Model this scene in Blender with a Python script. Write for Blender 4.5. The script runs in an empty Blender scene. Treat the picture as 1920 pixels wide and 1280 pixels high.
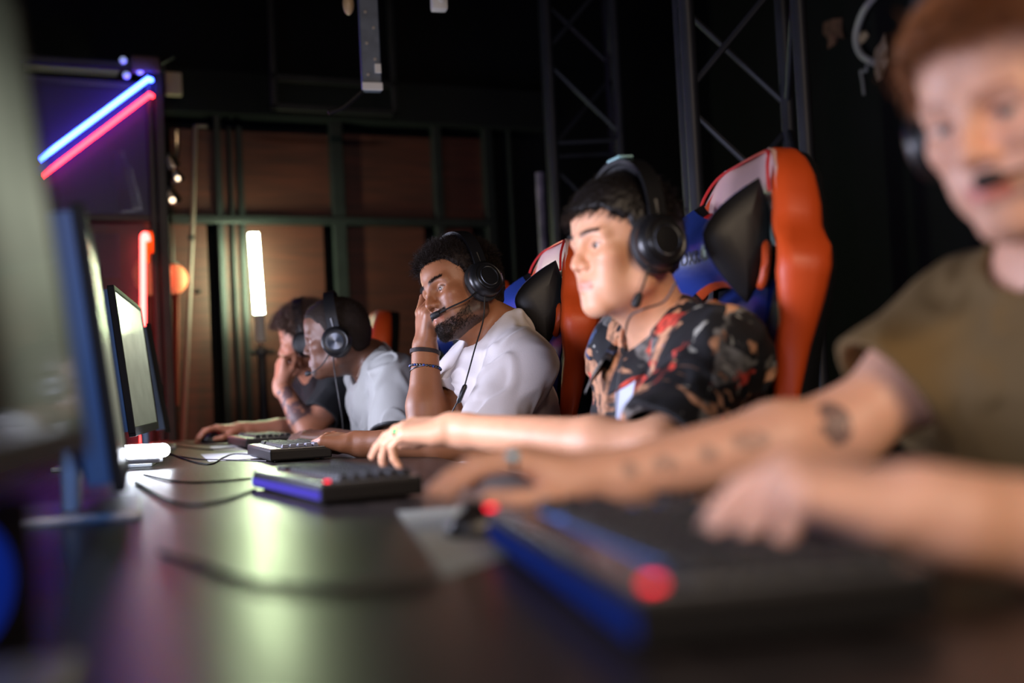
import bpy, bmesh, math, random
import numpy as np
from mathutils import Vector, Matrix
random.seed(7)
SC = bpy.context.scene
COL = SC.collection
RNG = np.random.default_rng(5)
V = Vector
R = math.radians

# ------------------------------------------------------------------ camera (1920x1280 frame)
FPX = 2133.0
PSI, PIT, ROLL = R(16.2), R(2.2), 0.05
CAM = np.array([0.0, 0.0, 0.907])
_f = np.array([math.sin(PSI)*math.cos(PIT), math.cos(PSI)*math.cos(PIT), math.sin(PIT)])
_r0 = np.array([math.cos(PSI), -math.sin(PSI), 0.0]); _u0 = np.cross(_r0, _f)
_r = _r0*math.cos(ROLL)-_u0*math.sin(ROLL); _u = _u0*math.cos(ROLL)+_r0*math.sin(ROLL)
def ray(px, py): return _f+(px-960)/FPX*_r+(640-py)/FPX*_u
def U(px, py, d): return V(CAM+d*ray(px, py))             # point seen at a pixel, d metres down the view axis
def UZ(px, py, z):
    q = ray(px, py); return V(CAM+q*(z-CAM[2])/q[2])
def PR(p):
    v = np.array(p)-CAM; d = v@_f
    return (960+FPX*(v@_r)/d, 640-FPX*(v@_u)/d, d)
cd = bpy.data.cameras.new('camera'); co = bpy.data.objects.new('camera', cd); COL.objects.link(co)
cd.sensor_width = 36; cd.lens = FPX/1920*36; cd.clip_start = 0.02; cd.clip_end = 60
co.matrix_world = Matrix(((_r[0], _u[0], -_f[0], CAM[0]), (_r[1], _u[1], -_f[1], CAM[1]), (_r[2], _u[2], -_f[2], CAM[2]), (0, 0, 0, 1)))
cd.dof.use_dof = True; cd.dof.focus_distance = 2.78; cd.dof.aperture_fstop = 1.4
SC.camera = co
SC.view_settings.view_transform = 'Standard'; SC.view_settings.look = 'None'
SC.view_settings.exposure = 0.0; SC.view_settings.gamma = 1.0
try: SC.view_settings.use_curve_mapping = False
except Exception: pass
SC.cycles.use_denoising = True
SC.cycles.max_bounces = 8; SC.cycles.glossy_bounces = 5; SC.cycles.diffuse_bounces = 4
SC.cycles.sample_clamp_indirect = 6.0
w = bpy.data.worlds.new('world'); SC.world = w; w.use_nodes = True
w.node_tree.nodes['Background'].inputs[0].default_value = (0.35, 0.45, 0.7, 1)
w.node_tree.nodes['Background'].inputs[1].default_value = 0.0015

# ------------------------------------------------------------------ materials
def srgb(r, g, b):
    f = lambda c: (c/255/12.92) if c <= 10 else ((c/255+0.055)/1.055)**2.4
    return (f(r), f(g), f(b))
_M = {}
def mat(name, col, rough=0.5, metal=0.0, emit=None, es=0.0, noise=None, bump=None, sss=0, coat=0, spec=0.5, wear=None, aniso=0):
    """procedural material; noise=(scale, amount, col2), bump=(scale, strength)"""
    if name in _M: return _M[name]
    m = bpy.data.materials.new(name); m.use_nodes = True; nt = m.node_tree
    b = nt.nodes['Principled BSDF']
    b.inputs['Base Color'].default_value = (*col, 1); b.inputs['Roughness'].default_value = rough
    b.inputs['Metallic'].default_value = metal; b.inputs['Specular IOR Level'].default_value = spec
    if coat: b.inputs['Coat Weight'].default_value = coat; b.inputs['Coat Roughness'].default_value = 0.12
    if aniso: b.inputs['Anisotropic'].default_value = aniso
    if sss:
        b.inputs['Subsurface Weight'].default_value = sss; b.inputs['Subsurface Radius'].default_value = (1.0, 0.35, 0.2)
        b.inputs['Subsurface Scale'].default_value = 0.008
    if emit: b.inputs['Emission Color'].default_value = (*emit, 1); b.inputs['Emission Strength'].default_value = es
    tc = nt.nodes.new('ShaderNodeTexCoord')
    if noise:
        sc, amt, c2 = noise
        n = nt.nodes.new('ShaderNodeTexNoise'); n.inputs['Scale'].default_value = sc; n.inputs['Detail'].default_value = 5
        mx = nt.nodes.new('ShaderNodeMix'); mx.data_type = 'RGBA'
        mx.inputs[6].default_value = (*col, 1); mx.inputs[7].default_value = (*c2, 1)
        mr = nt.nodes.new('ShaderNodeMapRange'); mr.inputs[1].default_value = 0.35; mr.inputs[2].default_value = 0.7
        mr.inputs[4].default_value = amt
        nt.links.new(tc.outputs['Object'], n.inputs['Vector']); nt.links.new(n.outputs['Fac'], mr.inputs[0])
        nt.links.new(mr.outputs[0], mx.inputs[0]); nt.links.new(mx.outputs[2], b.inputs['Base Color'])
    if bump:
        n = nt.nodes.new('ShaderNodeTexNoise'); n.inputs['Scale'].default_value = bump[0]; n.inputs['Detail'].default_value = 4
        bp = nt.nodes.new('ShaderNodeBump'); bp.inputs['Strength'].default_value = bump[1]; bp.inputs['Distance'].default_value = 0.004
        nt.links.new(tc.outputs['Object'], n.inputs['Vector']); nt.links.new(n.outputs['Fac'], bp.inputs['Height'])
        nt.links.new(bp.outputs[0], b.inputs['Normal'])
    _M[name] = m
    return m
def emis(name, col, s):
    if name in _M: return _M[name]
    m = bpy.data.materials.new(name); m.use_nodes = True; nt = m.node_tree; nt.nodes.clear()
    e = nt.nodes.new('ShaderNodeEmission'); e.inputs[0].default_value = (*col, 1); e.inputs[1].default_value = s
    o = nt.nodes.new('ShaderNodeOutputMaterial'); nt.links.new(e.outputs[0], o.inputs[0]); _M[name] = m
    return m
def attr_mat(name, rough=0.5, sss=0.0, spec=0.4, bump=None):
    """base colour read from the point colour attribute 'Col' (skin tones, tattoos, lips)"""
    m = mat(name, (0.5, 0.5, 0.5), rough, sss=sss, spec=spec, bump=bump); nt = m.node_tree
    a = nt.nodes.new('ShaderNodeAttribute'); a.attribute_name = 'Col'
    nt.links.new(a.outputs['Color'], nt.nodes['Principled BSDF'].inputs['Base Color'])
    return m

# ------------------------------------------------------------------ object helpers
def link(name, me, m=None, parent=None, smooth=True):
    o = bpy.data.objects.new(name, me); COL.objects.link(o)
    if m is not None: me.materials.append(m)
    if smooth and len(me.polygons): me.polygons.foreach_set('use_smooth', [True]*len(me.polygons))
    if parent is not None: o.parent = parent
    return o
def obj(name, bm, m, parent=None, smooth=False, sharp=35):
    me = bpy.data.meshes.new(name); bm.normal_update(); bm.to_mesh(me); bm.free()
    o = link(name, me, m, parent, smooth)
    if smooth and sharp:
        try: me.set_sharp_from_angle(angle=R(sharp))
        except Exception: pass
    return o
def tag(o, label=None, cat=None, group=None, kind=None):
    if label: o['label'] = label
    if cat: o['category'] = cat
    if group: o['group'] = group
    if kind: o['kind'] = kind
    return o
def thing(name, label, cat, loc=(0, 0, 0), rz=0.0, group=None, mw=None):
    o = bpy.data.objects.new(name, None); COL.objects.link(o); o.empty_display_size = 0.1
    if mw is not None: o.matrix_world = mw
    else: o.location = loc; o.rotation_euler = (0, 0, rz)
    return tag(o, label, cat, group)
def copy_tree(o, parent=None):
    c = o.copy(); COL.objects.link(c); c.parent = parent
    for ch in list(o.children): copy_tree(ch, c)
    return c
def frame(origin, x, y, z): return Matrix(((x[0], y[0], z[0], origin[0]), (x[1], y[1], z[1], origin[1]), (x[2], y[2], z[2], origin[2]), (0, 0, 0, 1)))

def a_box(bm, c, s, bev=0.0, M=None, seg=2):
    r = bmesh.ops.create_cube(bm, size=1.0); vs = r['verts']
    for v in vs: v.co = V((v.co.x*s[0]+c[0], v.co.y*s[1]+c[1], v.co.z*s[2]+c[2]))
    if bev:
        es = list({e for v in vs for e in v.link_edges})
        g = bmesh.ops.bevel(bm, geom=es, offset=min(bev, 0.49*min(s)), segments=seg, affect='EDGES', profile=0.6)
        vs = list({v for f in g['faces'] for v in f.verts} | {v for v in vs if v.is_valid})
    if M is not None:
        for v in vs: v.co = M @ v.co
    return vs
def a_cyl(bm, p, q, r1, r2=None, seg=16, caps=True):
    p, q = V(p), V(q); r2 = r1 if r2 is None else r2
    d = q-p; L = d.length
    if L < 1e-9: return
    rot = d.to_track_quat('Z', 'Y').to_matrix().to_4x4()
    g = bmesh.ops.create_cone(bm, cap_ends=caps, segments=seg, radius1=r1, radius2=r2, depth=L)
    mx = Matrix.Translation((p+q)/2) @ rot
    for v in g['verts']: v.co = mx @ v.co
def a_sph(bm, c, r, u=16, v=10):
    g = bmesh.ops.create_uvsphere(bm, u_segments=u, v_segments=v, radius=1.0)
    r = (r, r, r) if isinstance(r, (int, float)) else r
    for x in g['verts']: x.co = V((x.co.x*r[0]+c[0], x.co.y*r[1]+c[1], x.co.z*r[2]+c[2]))
    return g['verts']
def catmull(pts, n=8):
    P = [V(p) for p in pts]; P = [P[0]*2-P[1]]+P+[P[-1]*2-P[-2]]; out = []
    for i in range(1, len(P)-2):
        for k in range(n):
            t = k/n; a, b, c, d = P[i-1:i+3]
            out.append(0.5*((2*b)+(c-a)*t+(2*a-5*b+4*c-d)*t*t+(3*b-a-3*c+d)*t**3))
    out.append(P[-2]); return out
def a_tube(bm, pts, r, seg=8, smooth_n=0, closed=False):
    """tube along a polyline; r a number or one radius per point"""
    if smooth_n: pts = catmull(pts, smooth_n)
    pts = [V(p) for p in pts]; n = len(pts)
    rs = [r]*n if isinstance(r, (int, float)) else [r[min(int(i*len(r)/n), len(r)-1)] for i in range(n)]
    rings, nrm = [], None
    for i, p in enumerate(pts):
        if closed: t = pts[(i+1) % n]-pts[i-1]
        else: t = pts[min(i+1, n-1)]-pts[max(i-1, 0)]
        t.normalize()
        if nrm is None: nrm = t.orthogonal().normalized()
        nrm = (nrm-t*nrm.dot(t)).normalized(); bn = t.cross(nrm)
        rings.append([bm.verts.new(p+(nrm*math.cos(2*math.pi*k/seg)+bn*math.sin(2*math.pi*k/seg))*rs[i]) for k in range(seg)])
    m = n if closed else n-1
    for i in range(m):
        a, b = rings[i], rings[(i+1) % n]
        for k in range(seg): bm.faces.new((a[k], a[(k+1) % seg], b[(k+1) % seg], b[k]))
    if not closed:
        bm.faces.new(rings[0][::-1]); bm.faces.new(rings[-1])
def a_lathe(bm, prof, M, seg=32):
    """prof: list of (radius, height) turned round M's z axis"""
    rings = []
    for r, z in prof:
        if r < 1e-6: rings.append([bm.verts.new(M @ V((0, 0, z)))])
        else: rings.append([bm.verts.new(M @ V((r*math.cos(2*math.pi*k/seg), r*math.sin(2*math.pi*k/seg), z))) for k in range(seg)])
    for a, b in zip(rings, rings[1:]):
        for k in range(seg):
            k2 = (k+1) % seg
            if len(a) == 1 and len(b) == 1: continue
            if len(a) == 1: bm.faces.new((a[0], b[k2], b[k]))
            elif len(b) == 1: bm.faces.new((a[k], a[k2], b[0]))
            else: bm.faces.new((a[k], a[k2], b[k2], b[k]))
def a_prism(bm, poly, M, depth):
    """extrude a 2D outline (x, y) by depth along local z, placed by M"""
    lo = [bm.verts.new(M @ V((x, y, 0))) for x, y in poly]; hi = [bm.verts.new(M @ V((x, y, depth))) for x, y in poly]
    n = len(poly); bm.faces.new(lo[::-1]); bm.faces.new(hi)
    for i in range(n): bm.faces.new((lo[i], lo[(i+1) % n], hi[(i+1) % n], hi[i]))
def B(): return bmesh.new()
def grid_solid(bm, F, Bk, closed_v=False):
    """front grid F[i][j] and back grid Bk[i][j] of points joined into a closed solid"""
    ni, nj = len(F), len(F[0])
    f = [[bm.verts.new(p) for p in row] for row in F]; b = [[bm.verts.new(p) for p in row] for row in Bk]
    for i in range(ni-1):
        for j in range(nj-1):
            bm.faces.new((f[i][j], f[i+1][j], f[i+1][j+1], f[i][j+1])); bm.faces.new((b[i][j], b[i][j+1], b[i+1][j+1], b[i+1][j]))
    for i in range(ni-1):
        bm.faces.new((f[i][0], b[i][0], b[i+1][0], f[i+1][0])); bm.faces.new((f[i][-1], f[i+1][-1], b[i+1][-1], b[i][-1]))
    for j in range(nj-1):
        bm.faces.new((f[0][j], f[0][j+1], b[0][j+1], b[0][j])); bm.faces.new((f[-1][j], b[-1][j], b[-1][j+1], f[-1][j+1]))
    bmesh.ops.recalc_face_normals(bm, faces=bm.faces[:])
def text_mesh(name, s, size, m, parent, mw, extrude=0.0006, shear=0.0):
    c = bpy.data.curves.new(name, 'FONT'); c.body = s; c.size = size; c.extrude = extrude; c.shear = shear
    c.align_x = 'CENTER'; c.align_y = 'CENTER'
    t = bpy.data.objects.new(name+'_tmp', c); COL.objects.link(t)
    bpy.context.view_layer.update()
    me = bpy.data.meshes.new_from_object(t.evaluated_get(bpy.context.evaluated_depsgraph_get()))
    bpy.data.objects.remove(t); me.name = name
    o = bpy.data.objects.new(name, me); COL.objects.link(o); me.materials.clear(); me.materials.append(m)
    if parent: o.parent = parent
    o.matrix_local = mw
    return o
def light(name, kind, loc, energy, col, size=None, size_y=None, to=None, spread=None, radius=None):
    l = bpy.data.lights.new(name, kind); l.energy = energy; l.color = col
    if kind == 'AREA':
        l.shape = 'RECTANGLE'; l.size = size; l.size_y = size_y or size
        if spread: l.spread = R(spread)
    elif radius: l.shadow_soft_size = radius
    o = bpy.data.objects.new(name, l); COL.objects.link(o); o.location = loc
    if to is not None: o.rotation_euler = (V(to)-V(loc)).to_track_quat('-Z', 'Y').to_euler()
    return o
# ------------------------------------------------------------------ the setting
WU = V((math.sin(R(82)), math.cos(R(82)), 0)); WN = V((WU.y, -WU.x, 0))      # along the back wall / towards the players
_p = U(620, 412, 5.9); W0 = V((_p.x, _p.y, 0)); WM = frame(W0, WU, WN, V((0, 0, 1)))
def wl(px, py, off=0.0):
    """pixel -> coordinates on the back wall (along, off the wall, height)"""
    q = V(ray(px, py)); o = V(CAM); t = ((W0+WN*off)-o).dot(WN)/q.dot(WN); p = o+q*t
    d = p-W0; return (d.dot(WU), off, p.z)
M_black = mat('black_paint', srgb(21, 22, 25), 0.8, spec=0.25, noise=(6, 0.5, srgb(14, 15, 17)), bump=(30, 0.15))
M_steel = mat('dark_steel', srgb(42, 46, 48), 0.45, metal=0.4, noise=(9, 0.6, srgb(28, 30, 33)))
M_truss = mat('truss_steel', srgb(38, 39, 46), 0.5, metal=0.4, noise=(12, 0.5, srgb(26, 27, 33)))
M_floor = mat('floor_dark', srgb(38, 37, 38), 0.6, noise=(3, 0.6, srgb(26, 26, 28)))
M_tape = mat('black_plastic', srgb(18, 18, 20), 0.4)
M_white = mat('white_paint', srgb(205, 200, 190), 0.6)

def structure(name, bm, m, smooth=False): return tag(obj(name, bm, m, None, smooth), kind='structure')
bm = B(); a_box(bm, (0.5, 2.5, -0.05), (9, 11, 0.1)); structure('floor', bm, M_floor)
bm = B(); a_box(bm, (0.5, 2.5, 4.05), (9, 11, 0.1)); structure('ceiling', bm, M_black)
bm = B(); a_box(bm, (-0.3, -0.16, 2.0), (8, 0.1, 4.0)); o = structure('wall_back', bm, M_black); o.matrix_world = WM
bm = B(); a_box(bm, (3.25, 2.5, 2.0), (0.1, 11, 4.0)); structure('wall_right', bm, M_black)
bm = B(); a_box(bm, (-3.6, 2.5, 2.0), (0.1, 11, 4.0)); structure('wall_left', bm, M_black)

# plywood partition in its steel frame on the back wall
def plywood():
    m = mat('stained_plywood', srgb(118, 68, 48), 0.55); nt = m.node_tree; b = nt.nodes['Principled BSDF']
    tc = nt.nodes.new('ShaderNodeTexCoord'); mp = nt.nodes.new('ShaderNodeMapping'); mp.inputs['Scale'].default_value = (0.7, 1, 9)
    n = nt.nodes.new('ShaderNodeTexNoise'); n.inputs['Scale'].default_value = 4; n.inputs['Detail'].default_value = 6
    cr = nt.nodes.new('ShaderNodeValToRGB')
    cr.color_ramp.elements[0].color = (*srgb(52, 20, 16), 1); cr.color_ramp.elements[0].position = 0.3
    cr.color_ramp.elements[1].color = (*srgb(86, 37, 27), 1); cr.color_ramp.elements[1].position = 0.75
    nt.links.new(tc.outputs['Object'], mp.inputs[0]); nt.links.new(mp.outputs[0], n.inputs['Vector'])
    nt.links.new(n.outputs['Fac'], cr.inputs[0]); nt.links.new(cr.outputs[0], b.inputs['Base Color'])
    return m
M_ply = plywood()
part = thing('wall_partition', 'stained plywood partition in a dark steel frame across the back wall', 'partition', mw=WM)
tag(part, kind='structure')
def wpanel(x0, x1, y0, y1):
    a = wl(x0, y0, 0.0); b = wl(x1, y1, 0.0); bm = B()
    a_box(bm, ((a[0]+b[0])/2, -0.01, (a[2]+b[2])/2), (abs(b[0]-a[0]), 0.02, abs(a[2]-b[2])), 0.003)
    obj('panel', bm, M_ply, part)
for x0, x1 in ((318, 409), (409, 630), (630, 822), (822, 912)):
    wpanel(x0, x1, 240+0.033*(x0-318), 412); wpanel(x0, x1, 418, 980)
def wpost(px, py0, py1, wd, off=0.0, name='post', th=0.05, m=M_steel):
    a = wl(px, py0); b = wl(px, py1); bm = B(); s = wl(px, 418)[0]
    a_box(bm, (s, off+th/2, (a[2]+b[2])/2), (wd, th, a[2]-b[2]), 0.006); obj(name, bm, m, part)
for px, y0, wd in ((633, 175, 0.07), (821, 175, 0.052), (916, 185, 0.055), (956, 190, 0.022), (411, 180, 0.032), (434, 240, 0.016), (452, 240, 0.026)):
    wpost(px, y0, 1000, wd, 0.0, 'post')
a = wl(318, 413); b = wl(925, 420); bm = B()
a_box(bm, ((a[0]+b[0])/2, 0.03, (a[2]+b[2])/2), (b[0]-a[0], 0.055, 0.042), 0.008); obj('rail', bm, M_steel, part)
# dark overhead soffit above the partition
a = wl(250, 150); b = wl(1010, 245); bm = B()
a_box(bm, ((a[0]+b[0])/2, 0.0, (a[2]+b[2])/2+0.02), (b[0]-a[0], 0.18, 0.22), 0.01); o = structure('trim_1', bm, M_black); o.matrix_world = WM
bm = B()
a = wl(512, 145, 0.5); b = wl(740, 212, 0.5)
for (x0, z0, x1, z1) in ((a[0], a[2], a[0], b[2]), (a[0], b[2], b[0], b[2]), (b[0], b[2], b[0], a[2]), (a[0], a[2], b[0], a[2])):
    a_box(bm, ((x0+x1)/2, 0.5, (z0+z1)/2), (abs(x1-x0)+0.03, 0.04, abs(z1-z0)+0.03), 0.005)
for s in (a[0], b[0]): a_box(bm, (s, 0.5, (a[2]+4.0)/2), (0.03, 0.03, 4.0-a[2]), 0.004)
o = obj('hanging_trapeze', bm, M_steel); o.matrix_world = WM
tag(o, 'dark steel rectangular frame hung from the ceiling above the partition', 'frame')

# ------------------------------------------------------------------ left cage: twin posts, rail, mesh sheets, purple board
cage = thing('cage_frame', 'dark steel cage frame with mesh sheets behind the neon tubes', 'cage', mw=WM)
CO = 0.55
def cpost(px, wd, y0=120, y1=1000, m=M_steel):
    a = wl(px, y0, CO); b = wl(px, y1, CO); s = wl(px, 500, CO)[0]; bm = B()
    a_box(bm, (s, CO, (a[2])/2), (wd, 0.05, a[2]), 0.006); obj('post', bm, m, cage)
cpost(291, 0.03); cpost(309, 0.042)
cpost(-140, 0.04)
for y in (128, 410):
    a = wl(-140, y, CO); b = wl(309, y, CO); bm = B()
    a_box(bm, ((a[0]+b[0])/2, CO-0.005, b[2]), (b[0]-a[0], 0.04, 0.035), 0.006); obj('rail', bm, M_steel, cage)
def mesh_mat():
    m = bpy.data.materials.new('perforated_sheet'); m.use_nodes = True; nt = m.node_tree; b = nt.nodes['Principled BSDF']
    b.inputs['Base Color'].default_value = (*srgb(56, 58, 74), 1); b.inputs['Metallic'].default_value = 0.4; b.inputs['Roughness'].default_value = 0.45
    tc = nt.nodes.new('ShaderNodeTexCoord'); ck = nt.nodes.new('ShaderNodeTexBrick')
    ck.inputs['Scale'].default_value = 40; ck.inputs['Mortar Size'].default_value = 0.09; ck.inputs['Brick Width'].default_value = 0.5; ck.inputs['Row Height'].default_value = 0.35
    ck.inputs['Color1'].default_value = (0, 0, 0, 1); ck.inputs['Color2'].default_value = (0, 0, 0, 1); ck.inputs['Mortar'].default_value = (1, 1, 1, 1)
    sp = nt.nodes.new('ShaderNodeSeparateXYZ'); cb = nt.nodes.new('ShaderNodeCombineXYZ')
    nt.links.new(tc.outputs['Object'], sp.inputs[0]); nt.links.new(sp.outputs[0], cb.inputs[0]); nt.links.new(sp.outputs[2], cb.inputs[1])
    nt.links.new(cb.outputs[0], ck.inputs['Vector']); nt.links.new(ck.outputs['Color'], b.inputs['Alpha'])
    return m
M_mesh = mesh_mat()
for (y0, y1) in ((130, 408), (412, 900)):
    a = wl(-140, y0, CO-0.03); b = wl(288, y1, CO-0.03); bm = B()
    a_box(bm, ((a[0]+b[0])/2, CO-0.03, (a[2]+b[2])/2), (b[0]-a[0], 0.004, a[2]-b[2])); obj('mesh_sheet', bm, M_mesh, cage)
# dim blue board and ledge behind the mesh
M_navy = mat('navy_board', srgb(26, 34, 84), 0.6, noise=(5, 0.5, srgb(18, 24, 60)))
a = wl(-160, 150, 0.15); b = wl(300, 400, 0.15); bm = B()
a_box(bm, ((a[0]+b[0])/2, 0.15, (a[2]+b[2])/2), (b[0]-a[0], 0.03, a[2]-b[2]), 0.004)
o = obj('backing_board', bm, M_navy); o.matrix_world = WM; tag(o, 'dim navy board behind the mesh, beside the blue neon tube', 'board')
M_grey = mat('dusty_grey', srgb(150, 140, 128), 0.6)
a = wl(40, 112, 0.3); b = wl(222, 134, 0.3); bm = B()
a_box(bm, ((a[0]+b[0])/2, 0.3, (a[2]+b[2])/2), (b[0]-a[0], 0.1, 0.05), 0.006)
o = obj('wall_ledge', bm, M_grey); o.matrix_world = WM; tag(o, 'grey ledge running along the top left above the blue neon tube', 'ledge')
a = wl(40, 145, 0.3); b = wl(262, 162, 0.3); bm = B()
a_tube(bm, [a, b], 0.011, 8); o = obj('conduit_pipe', bm, M_grey, smooth=True); o.matrix_world = WM
tag(o, 'thin pale conduit pipe under the grey ledge at top left', 'pipe')
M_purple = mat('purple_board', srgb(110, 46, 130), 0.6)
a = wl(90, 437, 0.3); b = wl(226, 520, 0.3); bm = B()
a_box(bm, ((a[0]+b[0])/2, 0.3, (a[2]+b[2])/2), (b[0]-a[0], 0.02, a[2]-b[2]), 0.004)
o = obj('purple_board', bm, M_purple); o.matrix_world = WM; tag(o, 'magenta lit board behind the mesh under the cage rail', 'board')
M_maroon = mat('maroon_board', srgb(120, 30, 40), 0.6)
a = wl(-140, 412, 0.12); b = wl(300, 900, 0.12); bm = B()
a_box(bm, ((a[0]+b[0])/2, 0.12, (a[2]+b[2])/2), (b[0]-a[0], 0.02, a[2]-b[2]), 0.004)
o = obj('maroon_board', bm, M_maroon); o.matrix_world = WM; tag(o, 'dark red board behind the red neon tube', 'board')
# bent cloth strip and cable hanging inside the cage
M_lilac = mat('lilac_cloth', srgb(120, 110, 160), 0.8)
pts = [wl(222, 285, 0.35), wl(232, 330, 0.35), wl(246, 395, 0.35)]; bm = B()
a_tube(bm, pts, [0.025, 0.045, 0.05], 8, 4); o = obj('cloth_strip', bm, M_lilac, smooth=True); o.matrix_world = WM
tag(o, 'lilac cloth strip hanging behind the mesh near the twin posts', 'cloth')
# neon tubes
E_blue = emis('neon_blue', (0.022, 0.055, 1.0), 42); E_red = emis('neon_red', (1.0, 0.02, 0.03), 16); E_pink = emis('neon_coral', (1.0, 0.05, 0.045), 20)
def neon(name, a, b, m, label, r=0.0125, hook=None, group=None):
    t = thing(name, label, 'neon light', group=group)
    bm = B(); pts = [a, b]+(hook or []); a_tube(bm, pts, r, 12); obj('glass_tube', bm, m, t, True)
    d = (V(b)-V(a)).normalized()
    for p, s in ((V(a), 1), (V(pts[-1]), -1)):
        bm = B(); a_cyl(bm, p-d*0.025*s if p == V(a) else p, p if p == V(a) else p+(V(pts[-1])-V(pts[-2])).normalized()*0.025, r*1.25, seg=12); obj('end_cap', bm, M_tape, t, True)
    for k in (0.3, 0.62, 0.82):
        q = V(a).lerp(V(b), k); bm = B(); a_cyl(bm, q, q-V(WN)*0.05, 0.005, seg=8); obj('clip', bm, mat('clear_clip', srgb(190, 190, 210), 0.3), t, True)
    return t
def wp(px, py, off): return WM @ V(wl(px, py, off))
neon('neon_tube', wp(70, 302, CO+0.07), wp(279, 147, CO+0.07), E_blue, 'long slanted blue white neon tube, the upper of two beside the twin posts', 0.0105, [wp(283, 150, CO+0.03)], 'slanted neon tubes')
neon('neon_tube', wp(76, 332, CO+0.07), wp(282, 176, CO+0.07), E_red, 'long slanted red neon tube just below the blue one', 0.0095, [wp(285, 180, CO+0.03)], 'slanted neon tubes')
pts = [wp(269, 836, CO+0.07)]+[wp(268+8*(1-math.cos(t))/2*1.0, 446-7*math.sin(t), CO+0.07) for t in np.linspace(0, math.pi, 7)]+[wp(277, 452, CO+0.07)]
t = thing('neon_tube', 'upright coral red neon tube with a hooked top behind the far monitor', 'neon light')
bm = B(); a_tube(bm, pts, 0.0115, 12); obj('glass_tube', bm, E_pink, t, True)
for y in (520, 700):
    q = wp(268, y, CO+0.07); bm = B(); a_cyl(bm, q, q-WN*0.06, 0.005, seg=8); obj('clip', bm, M_tape, t, True)
# yellow hook strap beside it
bm = B(); a_tube(bm, [wp(277, 492, CO+0.05), wp(277, 445, CO+0.05), wp(284, 438, CO+0.05), wp(286, 474, CO+0.05)], 0.009, 8, 4)
o = obj('yellow_strap', bm, mat('yellow_webbing', srgb(230, 170, 30), 0.6), smooth=True); tag(o, 'short yellow strap looped beside the coral neon tube', 'strap')
# paper lanterns behind the posts
M_lant = mat('lantern_paper', srgb(235, 120, 80), 0.7, emit=(1.0, 0.25, 0.12), es=0.35)
def lantern(px, py, off, r, label):
    t = thing('paper_lantern', label, 'lantern', wp(px, py, off), group='coral paper lanterns')
    bm = B(); vs = a_sph(bm, (0, 0, 0), (r, r, r*1.15), 24, 18)
    for v in vs: v.co *= 1-0.02*(math.sin(v.co.z/r*26)+1)/2
    obj('shade', bm, M_lant, t, True, 0)
    bm = B(); a_cyl(bm, (0, 0, r*1.1), (0, 0, r*1.22), r*0.35, seg=16); obj('cap', bm, M_tape, t, True)
    bm = B(); a_tube(bm, [(0, 0, r*1.2), (0, 0, r*1.2+0.35)], 0.003, 6); obj('cord', bm, M_tape, t)
lantern(285, 515, 0.25, 0.085, 'coral paper lantern glimpsed left of the twin posts')
lantern(327, 523, 0.2, 0.062, 'coral paper lantern hanging right of the twin posts')
# hanging cloth banner below the lanterns, pale edge
bm = B(); pts = []
F_ = [[V(wl(x, y, 0.12+0.02*math.sin(x*0.4))) for y in np.linspace(545, 760, 12)] for x in np.linspace(318, 336, 8)]
B_ = [[p-V((0, 0.012, 0)) for p in r_] for r_ in F_]; grid_solid(bm, F_, B_)
o = obj('cloth_banner', bm, mat('coral_cloth', srgb(120, 56, 42), 0.8), smooth=True); o.matrix_world = WM; tag(o, 'coral cloth strip hanging below the right lantern', 'banner')
# thin pole and leaning pipe right of the posts
M_pale = mat('pale_pipe', srgb(120, 100, 96), 0.5)
bm = B(); a_tube(bm, [wl(366, 236, 0.16), wl(361, 420, 0.16), wl(344, 822, 0.2), wl(338, 960, 0.2)], 0.011, 10); a_tube(bm, [wl(366, 236, 0.16), wl(389, 236, 0.16)], 0.009, 8)
o = obj('leaning_pole', bm, M_pale, smooth=True); o.matrix_world = WM; tag(o, 'slim pale pole leaning against the partition beside the posts', 'pole')
for (px, py) in ((358, 445), (371, 547)):
    bm = B(); c = wl(px, py, 0.17); a_box(bm, c, (0.03, 0.03, 0.022), 0.008); o = obj('pole_clamp', bm, M_tape, smooth=True); o.matrix_world = WM
    tag(o, 'small black clamp on the slim pale pole' if py < 500 else 'small black clip on the partition right of the slim pole', 'clamp')
# small pale box above the posts and lamp cluster
bm = B(); c = wl(325, 158, 0.2); a_box(bm, c, (0.075, 0.04, 0.11), 0.006); o = obj('junction_box', bm, mat('beige_box', srgb(196, 176, 150), 0.6)); o.matrix_world = WM
tag(o, 'beige junction box high up just right of the twin posts', 'box')
lc = thing('spot_lamp', 'chrome wall lamp with two spot heads right of the twin posts', 'lamp', mw=WM)
M_chr = mat('chrome', srgb(225, 205, 180), 0.18, metal=1.0)
bm = B(); a_tube(bm, [wl(331, 245, 0.22), wl(331, 290, 0.22), wl(322, 350, 0.24)], 0.012, 10, 6); obj('arm', bm, M_chr, lc, True)
bm = B(); a_tube(bm, [wl(331, 262, 0.2), wl(331, 262, -0.02)], 0.012, 8); obj('wall_bracket', bm, M_tape, lc, True)
for (px, py, s) in ((321, 302, 0.035), (332, 330, 0.03), (322, 368, 0.04)):
    c = V(wl(px, py, 0.25)); bm = B(); a_lathe(bm, [(0, -s), (s*0.5, -s), (s*0.8, -s*0.2), (s, s*0.7), (s*0.9, s*0.7), (s*0.5, 0), (0, 0)], Matrix.Translation(c) @ Matrix.Rotation(R(150), 4, 'X') @ Matrix.Rotation(R(25), 4, 'Y'), 20)
    h = obj('spot_head', bm, M_chr, lc, True)
    if py > 310:
        bm = B(); a_sph(bm, c+V((0, 0.02, -s*0.5)), s*0.35, 12, 8); obj('bulb', bm, emis('warm_bulb', (1.0, 0.75, 0.5), 4), h, True)
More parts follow.
